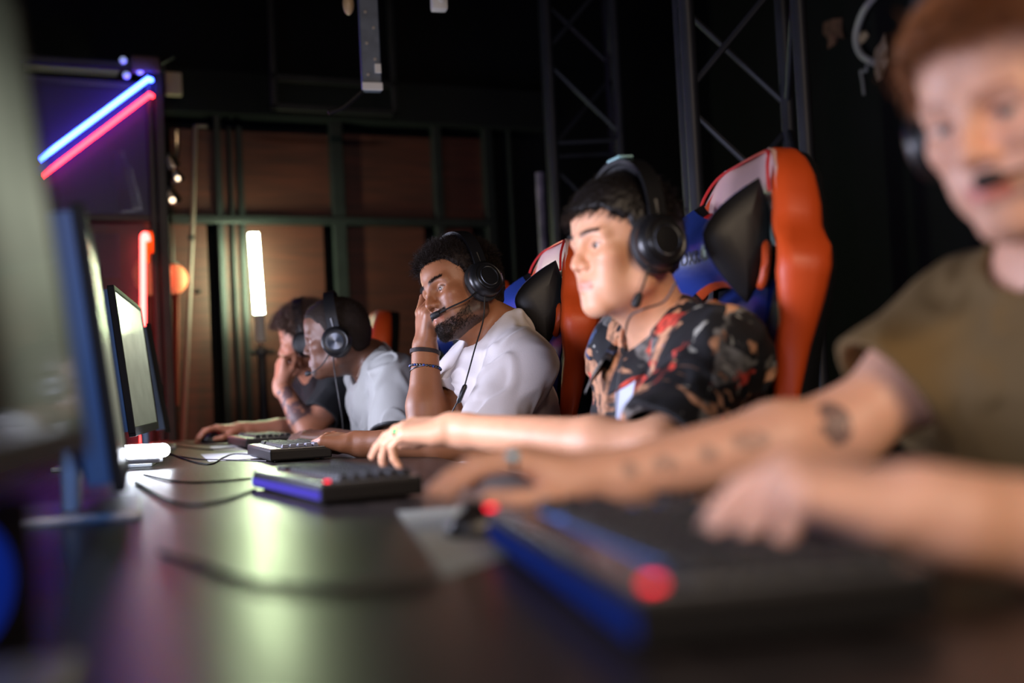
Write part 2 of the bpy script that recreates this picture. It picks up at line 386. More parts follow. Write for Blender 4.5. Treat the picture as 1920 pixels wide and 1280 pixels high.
# clamp light at the very top of the posts
cl = thing('clamp_light', 'small metal clamp light fixed on top of the twin posts', 'lamp', mw=WM)
bm = B(); a_box(bm, wl(272, 122, CO+0.02), (0.12, 0.06, 0.07), 0.012); obj('housing', bm, mat('rusty_housing', srgb(110, 84, 84), 0.5, metal=0.4), cl, True)
bm = B(); a_tube(bm, [wl(250, 128, CO+0.02), wl(300, 118, CO+0.02), wl(325, 105, CO+0.02)], 0.012, 8); obj('arm', bm, M_tape, cl, True)
for px, py in ((237, 141), (262, 133), (231, 113)):
    bm = B(); a_sph(bm, wl(px, py, CO+0.03), 0.016, 12, 8); obj('lens', bm, mat('glass_lens', srgb(190, 200, 235), 0.1, emit=(0.5, 0.6, 1), es=0.5), cl, True)

# ------------------------------------------------------------------ truss towers
def truss(cx, cy, wdt, rot, label, z1=3.95):
    t = thing('truss_tower', label, 'truss', (cx, cy, 0), rot, 'black lighting truss towers')
    h = wdt/2; C4 = [(-h, -h), (h, -h), (h, h), (-h, h)]
    bm = B(); a_box(bm, (0, 0, 0.006), (wdt+0.15, wdt+0.15, 0.012), 0.003); obj('base_plate', bm, M_truss, t)
    for x, y in C4:
        bm = B(); a_cyl(bm, (x, y, 0.01), (x, y, z1), 0.024, seg=14); obj('chord', bm, M_truss, t, True)
    n = int(z1/(wdt*1.25)); dz = z1/n
    for i in range(4):
        a, b = C4[i], C4[(i+1) % 4]
        for k in range(n):
            z = k*dz; bm = B()
            if (k+i) % 2: a, b = b, a
            a_cyl(bm, (*a, z+0.03), (*b, z+dz*0.9), 0.011, seg=8); obj('brace', bm, M_truss, t, True)
            if (k+i) % 2: a, b = b, a
            if k % 2: 
                bm = B(); a_cyl(bm, (*a, z), (*b, z), 0.011, seg=8); obj('cross_bar', bm, M_truss, t, True)
p = U(1408, 500, 3.6); truss(p.x, p.y, 0.335, R(-22), 'black steel truss tower rising just behind the tallest orange chair')
p = U(1108, 500, 5.2); truss(p.x, p.y, 0.30, R(-16), 'black steel truss tower further back, between partition and dark wall')
p = U(1015, 380, 5.3); bm = B(); a_cyl(bm, (p.x, p.y, 0), (p.x, p.y, p.z+0.14), 0.022, seg=12)
o = obj('stand_pole', bm, mat('scuffed_pole', srgb(120, 110, 130), 0.5, noise=(14, 0.8, srgb(40, 40, 60))), smooth=True); tag(o, 'scuffed upright pole standing beside the farther truss', 'pole')
# blue blinking lens near it
# ------------------------------------------------------------------ things hanging from above
bm = B(); t = thing('hanging_channel', 'grey metal cable channel hanging from the ceiling above the partition', 'channel')
a = U(700, -20, 3.6); b = U(697, 172, 3.6); top = V((b.x, b.y, 4.0)); zb = b.z
bm = B(); a_box(bm, (b.x, b.y, (zb+4.0)/2), (0.062, 0.03, 4.0-zb), 0.004); obj('channel', bm, mat('galvanised', srgb(84, 94, 110), 0.5, metal=0.3, noise=(25, 0.6, srgb(56, 64, 76))), t)
for k in range(14):
    bm = B(); a_cyl(bm, (b.x+(0.012 if k % 2 else -0.012), b.y-0.0135, zb+0.05+k*0.05), (b.x+(0.012 if k % 2 else -0.012), b.y-0.0165, zb+0.05+k*0.05), 0.005, seg=10); obj('bolt', bm, M_grey, t, True)
bm = B(); a_box(bm, (b.x, b.y-0.02, zb+0.012), (0.064, 0.01, 0.024), 0.002); a_box(bm, (b.x+0.02, b.y-0.018, zb+0.07), (0.02, 0.008, 0.03), 0.002); obj('end_clip', bm, M_white, t)
bm = B(); a_tube(bm, [(b.x-0.03, b.y, zb), (b.x-0.09, b.y, zb-0.05), (b.x-0.14, b.y, zb-0.07)], 0.008, 8, 4); obj('cable', bm, M_tape, t, True)
def hang(name, px, py, d, build, m, label, cat):
    p = U(px, py, d); t = thing(name, label, cat, (p.x, p.y, p.z)); bm = B(); build(bm); obj('body', bm, m, t, True)
    bm = B(); a_cyl(bm, (0, 0, 0.02), (0, 0, 4.0-p.z), 0.004, seg=6); obj('drop_rod', bm, M_tape, t)
def b1(bm): a_box(bm, (0, 0, 0.0), (0.05, 0.04, 0.05), 0.008); a_cyl(bm, (0.005, -0.02, 0.008), (0.005, -0.03, 0.008), 0.012, seg=14)
hang('ceiling_sensor', 823, 6, 3.6, b1, M_white, 'small white sensor box hanging at the top centre', 'sensor')
def b2(bm): a_sph(bm, (0, 0, 0), (0.018, 0.018, 0.035)); a_cyl(bm, (0, 0, 0.02), (0, 0, 0.06), 0.008, seg=10)
hang('ceiling_bulb', 653, 8, 3.6, b2, mat('tan_bulb', srgb(190, 160, 120), 0.4), 'small tan bulb hanging left of the cable channel', 'bulb')

# ------------------------------------------------------------------ right wall: bent white cable, torn paper, scuffs
def rw(px, py, off=0.0):
    q = V(ray(px, py)); t = (3.2-off-CAM[0])/q.x; return V(CAM)+q*t
bm = B(); a_tube(bm, [rw(*p, 0.03) for p in ((1641, -8), (1620, 20), (1607, 55), (1606, 82), (1616, 104), (1638, 118))], 0.017, 10, 6)
o = obj('white_cable', bm, mat('white_cable', srgb(190, 188, 190), 0.45), smooth=True); tag(o, 'thick white cable bent in a curve on the dark right wall', 'cable')
def flake(pts, name, m, label, cat, off=0.015):
    bm = B(); n = len(pts); f = [rw(x, y, off+0.012*math.sin(i*2.1)) for i, (x, y) in enumerate(pts)]
    c = sum(f, V())/n; vf = [bm.verts.new(p) for p in f]; vb = [bm.verts.new(p+V((0.006, 0, 0))) for p in f]; cf = bm.verts.new(c-V((0.02, 0, 0))); cb = bm.verts.new(c-V((0.012, 0, 0)))
    for i in range(n):
        j = (i+1) % n; bm.faces.new((vf[i], vf[j], cf)); bm.faces.new((vb[j], vb[i], cb)); bm.faces.new((vf[j], vf[i], vb[i], vb[j]))
    bmesh.ops.recalc_face_normals(bm, faces=bm.faces[:]); o = obj(name, bm, m); return tag(o, label, cat)
M_pap = mat('torn_paper', srgb(190, 165, 140), 0.85, noise=(30, 0.6, srgb(130, 110, 95)))
flake([(1658, 62), (1652, 78), (1641, 92), (1637, 108), (1640, 120), (1640, 138), (1645, 152), (1652, 148), (1656, 132), (1664, 120), (1666, 112), (1662, 100), (1664, 90), (1660, 78)], 'torn_paper', M_pap, 'torn flap of brown paper peeling off the right wall by the cable', 'paper')
flake([(1612, 62), (1622, 58), (1628, 66), (1620, 78), (1612, 84), (1609, 72)], 'torn_paper', M_pap, 'small torn scrap of paper inside the bend of the white cable', 'paper')
flake([(1544, 42), (1560, 36), (1578, 34), (1578, 56), (1582, 72), (1570, 68), (1566, 82), (1552, 92), (1552, 74), (1543, 62)], 'torn_paper', mat('rust_patch', srgb(130, 90, 76), 0.85, noise=(40, 0.7, srgb(60, 45, 42))), 'rusty torn patch on the dark wall left of the white cable', 'paper')
bm = B(); a_tube(bm, [rw(*p, 0.012) for p in ((1625, 122), (1624, 134), (1614, 133), (1617, 150), (1620, 178))], 0.007, 8, 3)
o = obj('wall_hook', bm, mat('grey_hook', srgb(160, 158, 165), 0.5), smooth=True); tag(o, 'thin grey hook on the right wall under the white cable', 'hook')

# ------------------------------------------------------------------ tube lamp on its stand
E_lamp = emis('lamp_tube', (0.80, 1.0, 0.58), 120)
LB = U(489, 640, 5.45); LT = U(475, 438, 5.45); LJ = U(486, 588, 5.45)
lamp = thing('tube_lamp', 'glowing greenish white tube lamp on a black stand before the partition', 'lamp')
bm = B(); a_tube(bm, [LJ, LT], 0.0235, 20); obj('light_tube', bm, E_lamp, lamp, True)
bm = B(); dlt = (LT-LJ).normalized(); a_cyl(bm, LB, LJ, 0.026, 0.024, 20); obj('handle', bm, mat('lamp_handle', srgb(226, 230, 224), 0.5), lamp, True)
bm = B(); a_cyl(bm, LT, LT+dlt*0.006, 0.0245, seg=20); obj('end_cap', bm, M_white, lamp, True)
bm = B(); a_cyl(bm, LB-dlt*0.05, LB, 0.009, seg=10); obj('spigot', bm, M_chr, lamp, True)
P0 = LB-dlt*0.05; bm = B(); a_box(bm, (P0.x, P0.y, P0.z), (0.05, 0.05, 0.05), 0.01); a_cyl(bm, P0-V((0.05, 0, 0)), P0+V((0.06, 0, 0)), 0.012, seg=10); obj('clamp', bm, M_tape, lamp, True)
for r_, z0, z1 in ((0.021, 0.35, P0.z), (0.026, 0.25, P0.z-0.28)):
    bm = B(); a_cyl(bm, (P0.x, P0.y, z0), (P0.x, P0.y, z1), r_, seg=14); obj('column', bm, mat('stand_black', srgb(40, 42, 44), 0.4), lamp, True)
for k in range(3):
    a_ = 0.5+k*2*math.pi/3; bm = B(); a_cyl(bm, (P0.x, P0.y, 0.5), (P0.x+0.4*math.cos(a_), P0.y+0.4*math.sin(a_), 0.012), 0.011, seg=8); obj('leg', bm, M_tape, lamp, True)
# ------------------------------------------------------------------ the long table
TZ = 0.75
def table_mat():
    m = mat('table_laminate', srgb(46, 40, 36), 0.3, spec=0.6); nt = m.node_tree; b = nt.nodes['Principled BSDF']
    tc = nt.nodes.new('ShaderNodeTexCoord'); mp = nt.nodes.new('ShaderNodeMapping'); mp.inputs['Scale'].default_value = (14, 0.8, 1)
    n = nt.nodes.new('ShaderNodeTexNoise'); n.inputs['Scale'].default_value = 6; n.inputs['Detail'].default_value = 8
    cr = nt.nodes.new('ShaderNodeValToRGB')
    cr.color_ramp.elements[0].color = (*srgb(24, 19, 17), 1); cr.color_ramp.elements[0].position = 0.35
    cr.color_ramp.elements[1].color = (*srgb(44, 36, 31), 1); cr.color_ramp.elements[1].position = 0.7
    nt.links.new(tc.outputs['Object'], mp.inputs[0]); nt.links.new(mp.outputs[0], n.inputs['Vector']); nt.links.new(n.outputs['Fac'], cr.inputs[0]); nt.links.new(cr.outputs[0], b.inputs['Base Color'])
    mr = nt.nodes.new('ShaderNodeMapRange'); mr.inputs[3].default_value = 0.30; mr.inputs[4].default_value = 0.42
    nt.links.new(n.outputs['Fac'], mr.inputs[0]); nt.links.new(mr.outputs[0], b.inputs['Roughness'])
    bp = nt.nodes.new('ShaderNodeBump'); bp.inputs['Strength'].default_value = 0.12; bp.inputs['Distance'].default_value = 0.002
    nt.links.new(n.outputs['Fac'], bp.inputs['Height']); nt.links.new(bp.outputs[0], b.inputs['Normal'])
    return m
TX0, TX1, TY0, TY1 = -0.46, 0.56, -0.55, 4.78
tb = thing('long_table', 'long dark laminate table carrying the row of monitors and keyboards', 'table', (0, 0, 0))
bm = B(); a_box(bm, ((TX0+TX1)/2, (TY0+TY1)/2, TZ-0.015), (TX1-TX0, TY1-TY0, 0.03), 0.004); obj('tabletop', bm, table_mat(), tb)
for y in (-0.4, 1.3, 3.0, 4.6):
    for x in (-0.36, 0.46):
        bm = B(); a_box(bm, (x, y, (TZ-0.03)/2), (0.05, 0.05, TZ-0.03), 0.004); obj('leg', bm, M_steel, tb)
bm = B(); a_box(bm, (-0.36, (TY0+TY1)/2, 0.66), (0.03, TY1-TY0-0.3, 0.1), 0.003); obj('apron', bm, M_steel, tb)

# ------------------------------------------------------------------ monitors
M_bez = mat('monitor_bezel', srgb(16, 16, 18), 0.6, spec=0.2)
M_shell = mat('monitor_shell', srgb(38, 80, 132), 0.42)
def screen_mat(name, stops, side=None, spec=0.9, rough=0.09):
    """a glossy panel with a pale gradient put into its emission: stops = (height 0..1, brightness) of the gradient; side = the same along the panel"""
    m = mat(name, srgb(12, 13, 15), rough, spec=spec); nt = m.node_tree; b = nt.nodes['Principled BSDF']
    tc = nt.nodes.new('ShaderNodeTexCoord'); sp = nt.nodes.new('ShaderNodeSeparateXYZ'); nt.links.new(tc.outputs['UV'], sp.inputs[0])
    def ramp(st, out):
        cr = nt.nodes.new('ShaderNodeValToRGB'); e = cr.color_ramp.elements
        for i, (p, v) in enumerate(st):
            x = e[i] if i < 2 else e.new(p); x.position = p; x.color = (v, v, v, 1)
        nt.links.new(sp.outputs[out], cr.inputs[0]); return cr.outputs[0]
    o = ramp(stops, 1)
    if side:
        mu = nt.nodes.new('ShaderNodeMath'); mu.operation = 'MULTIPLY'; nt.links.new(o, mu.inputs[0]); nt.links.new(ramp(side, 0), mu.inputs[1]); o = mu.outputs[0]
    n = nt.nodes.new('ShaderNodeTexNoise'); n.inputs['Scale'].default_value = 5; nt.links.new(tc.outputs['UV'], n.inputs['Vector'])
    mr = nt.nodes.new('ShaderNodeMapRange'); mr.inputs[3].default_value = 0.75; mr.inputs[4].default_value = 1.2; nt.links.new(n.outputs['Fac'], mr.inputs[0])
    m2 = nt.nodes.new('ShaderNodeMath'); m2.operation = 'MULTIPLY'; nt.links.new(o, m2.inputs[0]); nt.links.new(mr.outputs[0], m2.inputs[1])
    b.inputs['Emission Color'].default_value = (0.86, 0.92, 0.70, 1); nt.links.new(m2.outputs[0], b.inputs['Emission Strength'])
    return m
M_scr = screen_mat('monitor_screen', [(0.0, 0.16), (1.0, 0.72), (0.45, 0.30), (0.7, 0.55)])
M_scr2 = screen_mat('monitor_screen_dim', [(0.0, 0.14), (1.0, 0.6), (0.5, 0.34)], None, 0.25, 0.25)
M_scr3 = screen_mat('monitor_screen_near', [(0.0, 0.08), (1.0, 0.02), (0.22, 0.14), (0.48, 0.34), (0.66, 0.16), (0.82, 0.05)], [(0.0, 0.0), (1.0, 1.0), (0.57, 0.0), (0.70, 1.0)], 0.3, 0.06)  # pale band in the emission imitates the lamp and wall reflection
M_base = mat('monitor_base', srgb(150, 152, 156), 0.35, metal=0.3)
E_white = emis('lamp_white', (0.82, 0.88, 1.0), 30)
MH = 0.345
def monitor(pn, pf, label, tilt=8.0, ms=None):
    """pn, pf: the near and the far lower corner of the screen"""
    e = V((pf.x-pn.x, pf.y-pn.y, 0)); wd = e.length; e.normalize(); n0 = V((e.y, -e.x, 0))
    up = V((0, 0, 1))*math.cos(R(tilt))-n0*math.sin(R(tilt)); n = n0*math.cos(R(tilt))+V((0, 0, 1))*math.sin(R(tilt))
    c = (pn+pf)/2; zb = c.z
    mw = frame(c, e, up, n)          # x along the screen, y up, z out of the screen
    foot = V((c.x, c.y, TZ))-n0*0.10
    t = thing('monitor', label, 'monitor', (foot.x, foot.y, TZ), math.atan2(e.y, e.x), 'monitors along the table')
    bpy.context.view_layer.update(); L = t.matrix_world.inverted() @ mw
    h = MH
    bm = B(); a_box(bm, (0, h/2, -0.002), (wd-0.016, h-0.022, 0.004), 0, L); uv = bm.loops.layers.uv.new('UVMap'); Li = L.inverted()
    for f in bm.faces:
        for lp in f.loops: q = Li @ lp.vert.co; lp[uv].uv = (q.x/wd+0.5, q.y/h)
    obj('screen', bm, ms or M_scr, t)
    bm = B()
    for c_, s_ in (((0, h-0.004, -0.005), (wd, 0.012, 0.016)), ((0, 0.004, -0.005), (wd, 0.022, 0.016)), ((-wd/2+0.004, h/2, -0.005), (0.012, h, 0.016)), ((wd/2-0.004, h/2, -0.005), (0.012, h, 0.016))):
        a_box(bm, c_, s_, 0.002, L)
    a_box(bm, (0, h/2, -0.0085), (wd-0.004, h-0.004, 0.009), 0, L); obj('bezel', bm, M_bez, t)
    bm = B(); F_, B_ = [], []
    for i in range(9):
        a, b2 = [], []
        for j in range(9):
            x = (i/8-0.5)*(wd-0.012); y = 0.006+(h-0.012)*j/8; q = min(1, 1.25*(1-max(abs(i/8-0.5), abs(j/8-0.5))*2)**0.55)
            a.append(L @ V((x, y, -0.013))); b2.append(L @ V((x, y, -0.040-0.03*q)))
        F_.append(a); B_.append(b2)
    grid_solid(bm, F_, B_); obj('back_shell', bm, M_shell, t, True)
    bm = B(); p1 = L @ V((0, 0.14, -0.06)); a_box(bm, (p1.x, 0, (p1.z)/2), (0.06, 0.026, p1.z+0.05), 0.006, Matrix.Translation((0, p1.y-0.012, 0.0)) if False else Matrix.Translation((0, p1.y, 0))); obj('stand_neck', bm, M_base, t)
    bm = B(); a_box(bm, (0, -0.0, 0.007), (0.26, 0.24, 0.014), 0.006); obj('stand_base', bm, M_base, t)
    return t, mw, wd
MONS = []
def mon_px(near, far, dn, df, label, **k):
    pn, pf = U(*near, dn), U(*far, df); z = (pn.z+pf.z)/2; pn.z = pf.z = z
    MONS.append(monitor(pn, pf, label, **k)); return MONS[-1]
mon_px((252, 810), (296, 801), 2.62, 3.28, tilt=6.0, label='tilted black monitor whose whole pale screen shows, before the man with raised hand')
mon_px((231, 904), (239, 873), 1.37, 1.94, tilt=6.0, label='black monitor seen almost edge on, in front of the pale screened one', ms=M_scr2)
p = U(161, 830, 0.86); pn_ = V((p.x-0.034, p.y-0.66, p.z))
MONS.append(monitor(pn_, p, 'nearest monitor, blurred at the left edge, a pale reflection painted into its screen', tilt=6.8, ms=M_scr3))
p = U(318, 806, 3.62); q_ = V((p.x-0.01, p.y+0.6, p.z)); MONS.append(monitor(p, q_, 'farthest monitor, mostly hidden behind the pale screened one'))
for i_, (t, mw, wd) in enumerate(MONS):
    n = mw.to_3x3() @ V((0, 0, 1)); c = mw @ V((0, MH/2, 0.012))
    l = light('screen_glow', 'AREA', c, (10.0, 9.5, 3.2, 4.0)[i_], (0.74, 0.76, 1.0), wd*0.9, MH*0.85, to=c+n, spread=140)

# white LED bars on the monitor bases
def led_bar(p, ang, label, L=0.088, r=0.017):
    t = thing('light_bar', label, 'lamp', (p.x, p.y, p.z), ang, 'white light bars under the monitors')
    bm = B(); a_cyl(bm, (-L/2, 0, r+0.012), (L/2, 0, r+0.012), r, seg=18); a_sph(bm, (-L/2, 0, r+0.012), r, 18, 10); a_sph(bm, (L/2, 0, r+0.012), r, 18, 10); obj('light_tube', bm, E_white, t, True)
    bm = B(); a_box(bm, (0, 0, 0.006), (L*0.9, 0.03, 0.012), 0.004); obj('foot', bm, M_base, t)
    return t
p = UZ(272, 868, TZ+0.0145); led_bar(p, R(-14), 'glowing white light bar under the pale screened monitor')

# ------------------------------------------------------------------ keyboards
M_kcase = mat('keyboard_case', srgb(14, 13, 15), 0.5, spec=0.3)
M_kplate = mat('keyboard_plate', srgb(108, 110, 116), 0.27, metal=0.8)
M_key = mat('keycap', srgb(20, 20, 24), 0.5, spec=0.3)
M_keypale = mat('keycap_grey', srgb(120, 122, 140), 0.45)
E_kred = emis('led_red', (1.0, 0.008, 0.03), 4); E_kblue = emis('led_indigo', (0.13, 0.10, 0.85), 0.7); E_kcyan = emis('led_cyan', (0.05, 0.6, 1.0), 2.0)
KROWS = [[1]*14, [1]*13+[2], [1.5]+[1]*12+[1.5], [1.75]+[1]*11+[2.25], [2.25]+[1]*10+[2.75], [1.25, 1.25, 1.25, 6.25, 1.25, 1.25, 1.25, 1.25]]
_kc = {}
def keycap_mesh(wu, m, u=0.019):
    k = (round(wu, 2), m.name)
    if k in _kc: return _kc[k]
    bm = B(); w_, d_, h = wu*u-0.0022, u-0.0022, 0.0085
    vs = a_box(bm, (0, 0, h/2), (w_, d_, h), 0.0012, seg=1)
    for v in vs:
        if v.co.z > h*0.6: v.co.x *= (w_-0.005)/w_; v.co.y *= 0.74
    me = bpy.data.meshes.new('keycap'); bm.to_mesh(me); bm.free(); me.materials.append(m); _kc[k] = me
    return me
def keyboard(p, ang, label, L=0.40, D=0.155, keys=True, margin=0.03, glow=None, redend=False, leds=(), pale=False, scale=1.0, back=None):
    """p: near-left table corner (back edge, near end); local x along the keyboard away from it, local -y from the back edge to the player"""
    t = thing('keyboard', label, 'keyboard', (p.x, p.y, TZ), ang, 'keyboards along the table')
    s = scale; H = 0.030*s; L, D, margin = L*s, D*s, margin*s
    bm = B(); a_box(bm, (L/2, -D/2, H/2+0.002), (L, D, H-0.004), 0.004); obj('case', bm, M_kcase, t)
    bm = B(); a_box(bm, (L/2, -D/2, H+0.001), (L-0.004, D-0.004, 0.004), 0.0015); obj('top_plate', bm, M_kplate, t)
    for x in (0.03, L-0.03):
        for y in (-0.02, -D+0.02):
            bm = B(); a_cyl(bm, (x, y, 0), (x, y, 0.003), 0.006, seg=10); obj('foot', bm, M_tape, t)
    if glow:
        bm = B(); a_box(bm, (L/2, 0.0006, H*0.5), (L*0.98, 0.003, H*0.42), 0.001); obj('light_strip', bm, glow, t)
    if back:
        bm = B(); a_box(bm, (L/2, -margin-3*0.019*s, H+0.0032), (min(L-0.016, 15.2*0.019*s), 6*0.019*s, 0.0012)); obj('key_backlight', bm, back, t)
    if redend:
        bm = B(); a_box(bm, (0.0, -D/2, H*0.5), (0.003, D*0.9, H*0.4), 0.001); obj('end_light', bm, E_kred, t)
    for (x, y) in leds:
        bm = B(); a_cyl(bm, (x*s, y*s, H+0.002), (x*s, y*s, H+0.005), 0.0042*s, seg=12); obj('indicator_light', bm, E_kred, t, True)
    if keys:
        u = 0.019*s; x00 = (L-15*u)/2 if L < 17*u else 0.012
        for r_, row in enumerate(KROWS):
            x = x00
            for i_, wu in enumerate(row):
                me = keycap_mesh(wu, M_keypale if (pale and i_ == 0) else M_key)
                o = bpy.data.objects.new('keycap', me); COL.objects.link(o); o.parent = t
                o.location = (x+wu*u/2, -margin-(r_+0.5)*u, H+0.003); o.scale = (s, s, s); x += wu*u
        if L >= 17*u:
            for cx in range(3):
                for r_ in (0, 1, 2, 5):
                    o = bpy.data.objects.new('keycap', keycap_mesh(1, M_key)); COL.objects.link(o); o.parent = t
                    o.location = (x00+(15.5+cx)*u+u/2, -margin-(r_+0.5)*u, H+0.003); o.scale = (s, s, s)
    return t
def kb_px(near, far, label, **k):
    """back edge of the keyboard runs from pixel near to pixel far on the table"""
    a, b = UZ(*near, TZ), UZ(*far, TZ); ang = math.atan2(b.y-a.y, b.x-a.x)
    return keyboard(a, ang, label, **k), a, ang
# ------------------------------------------------------------------ signed-distance bodies, meshed with surface nets
QUAL = 1.0
A3 = lambda p: np.array(p, dtype=np.float64)
def nz(v): v = A3(v); return v/max(1e-9, np.linalg.norm(v))
def rc(a, b, r1, r2=None, k=0.02, op='u'):
    a, b = A3(a), A3(b); r2 = r1 if r2 is None else r2; rm = max(r1, r2)
    return dict(t='rc', a=a, b=b, r1=r1, r2=r2, k=k, op=op, lo=np.minimum(a, b)-rm, hi=np.maximum(a, b)+rm)
def el(c, r, Rm=None, k=0.02, op='u'):
    c, r = A3(c), A3(r); Rm = np.eye(3) if Rm is None else np.array(Rm)     # Rm columns: the ellipsoid's axes in the world
    ext = np.sqrt(((Rm*r)**2).sum(1))
    return dict(t='el', c=c, r=r, R=Rm, k=k, op=op, lo=c-ext, hi=c+ext)
def bx(c, s, Rm=None, rr=0.0, k=0.01, op='u'):
    c, s = A3(c), A3(s)/2; Rm = np.eye(3) if Rm is None else np.array(Rm); ext = (np.abs(Rm)*s).sum(1)
    return dict(t='bx', c=c, s=s, R=Rm, rr=rr, k=k, op=op, lo=c-ext, hi=c+ext)
def cylc(a, b, r, k=0.0, op='s', flat=True):
    a, b = A3(a), A3(b)
    return dict(t='cy', a=a, b=b, r=r, k=k, op=op, lo=np.minimum(a, b)-r, hi=np.maximum(a, b)+r)
def pd(p, q):
    t = p['t']
    if t == 'rc':
        ab = p['b']-p['a']; L = ab@ab
        h = np.clip(((q-p['a'])@ab)/max(L, 1e-12), 0, 1)
        d = q-p['a']-h[:, None]*ab
        return np.sqrt((d*d).sum(1))-(p['r1']+h*(p['r2']-p['r1']))
    if t == 'el':
        l = (q-p['c'])@p['R']; a = l/p['r']; k0 = np.sqrt((a*a).sum(1)); b = a/p['r']; k1 = np.sqrt((b*b).sum(1))
        return np.where(k1 > 1e-6, k0*(k0-1)/np.maximum(k1, 1e-6), -p['r'].min())
    if t == 'bx':
        l = np.abs((q-p['c'])@p['R'])-(p['s']-p['rr']); m = np.maximum(l, 0)
        return np.sqrt((m*m).sum(1))+np.minimum(l.max(1), 0)-p['rr']
    if t == 'cy':
        ab = p['b']-p['a']; L = np.linalg.norm(ab); ax = ab/L; v = q-p['a']; h = v@ax
        rad = np.sqrt(np.maximum((v*v).sum(1)-h*h, 0)); dx = rad-p['r']; dy = np.abs(h-L/2)-L/2
        return np.minimum(np.maximum(dx, dy), 0)+np.sqrt(np.maximum(dx, 0)**2+np.maximum(dy, 0)**2)
def field(prims, q):
    d = np.full(len(q), 1.0)
    for p in prims:
        e = pd(p, q); k = p['k']
        if p['op'] == 'u':
            if k > 0: h = np.maximum(k-np.abs(d-e), 0)/k; d = np.minimum(d, e)-h*h*k*0.25
            else: d = np.minimum(d, e)
        elif p['op'] == 's':
            e = -e
            if k > 0: h = np.maximum(k-np.abs(d-e), 0)/k; d = np.maximum(d, e)+h*h*k*0.25
            else: d = np.maximum(d, e)
        else:
            d = np.maximum(d, e)
    return d
_rng0 = np.random.default_rng(11); _LAT = _rng0.random((32, 32, 32)).astype(np.float64)
def vnoise(q):
    """smooth value noise, period 32"""
    i = np.floor(q).astype(int); f = q-i; f = f*f*(3-2*f); i0 = i & 31; i1 = (i+1) & 31
    g = lambda a, b, c: _LAT[a, b, c]
    x0, y0, z0 = i0.T; x1, y1, z1 = i1.T; fx, fy, fz = f.T
    c00 = g(x0, y0, z0)*(1-fx)+g(x1, y0, z0)*fx; c10 = g(x0, y1, z0)*(1-fx)+g(x1, y1, z0)*fx
    c01 = g(x0, y0, z1)*(1-fx)+g(x1, y0, z1)*fx; c11 = g(x0, y1, z1)*(1-fx)+g(x1, y1, z1)*fx
    return (c00*(1-fy)+c10*fy)*(1-fz)+(c01*(1-fy)+c11*fy)*fz
_CO = np.array([(i, j, k) for i in (0, 1) for j in (0, 1) for k in (0, 1)])
_ED = [(a, b) for a in range(8) for b in range(a+1, 8) if np.abs(_CO[a]-_CO[b]).sum() == 1]
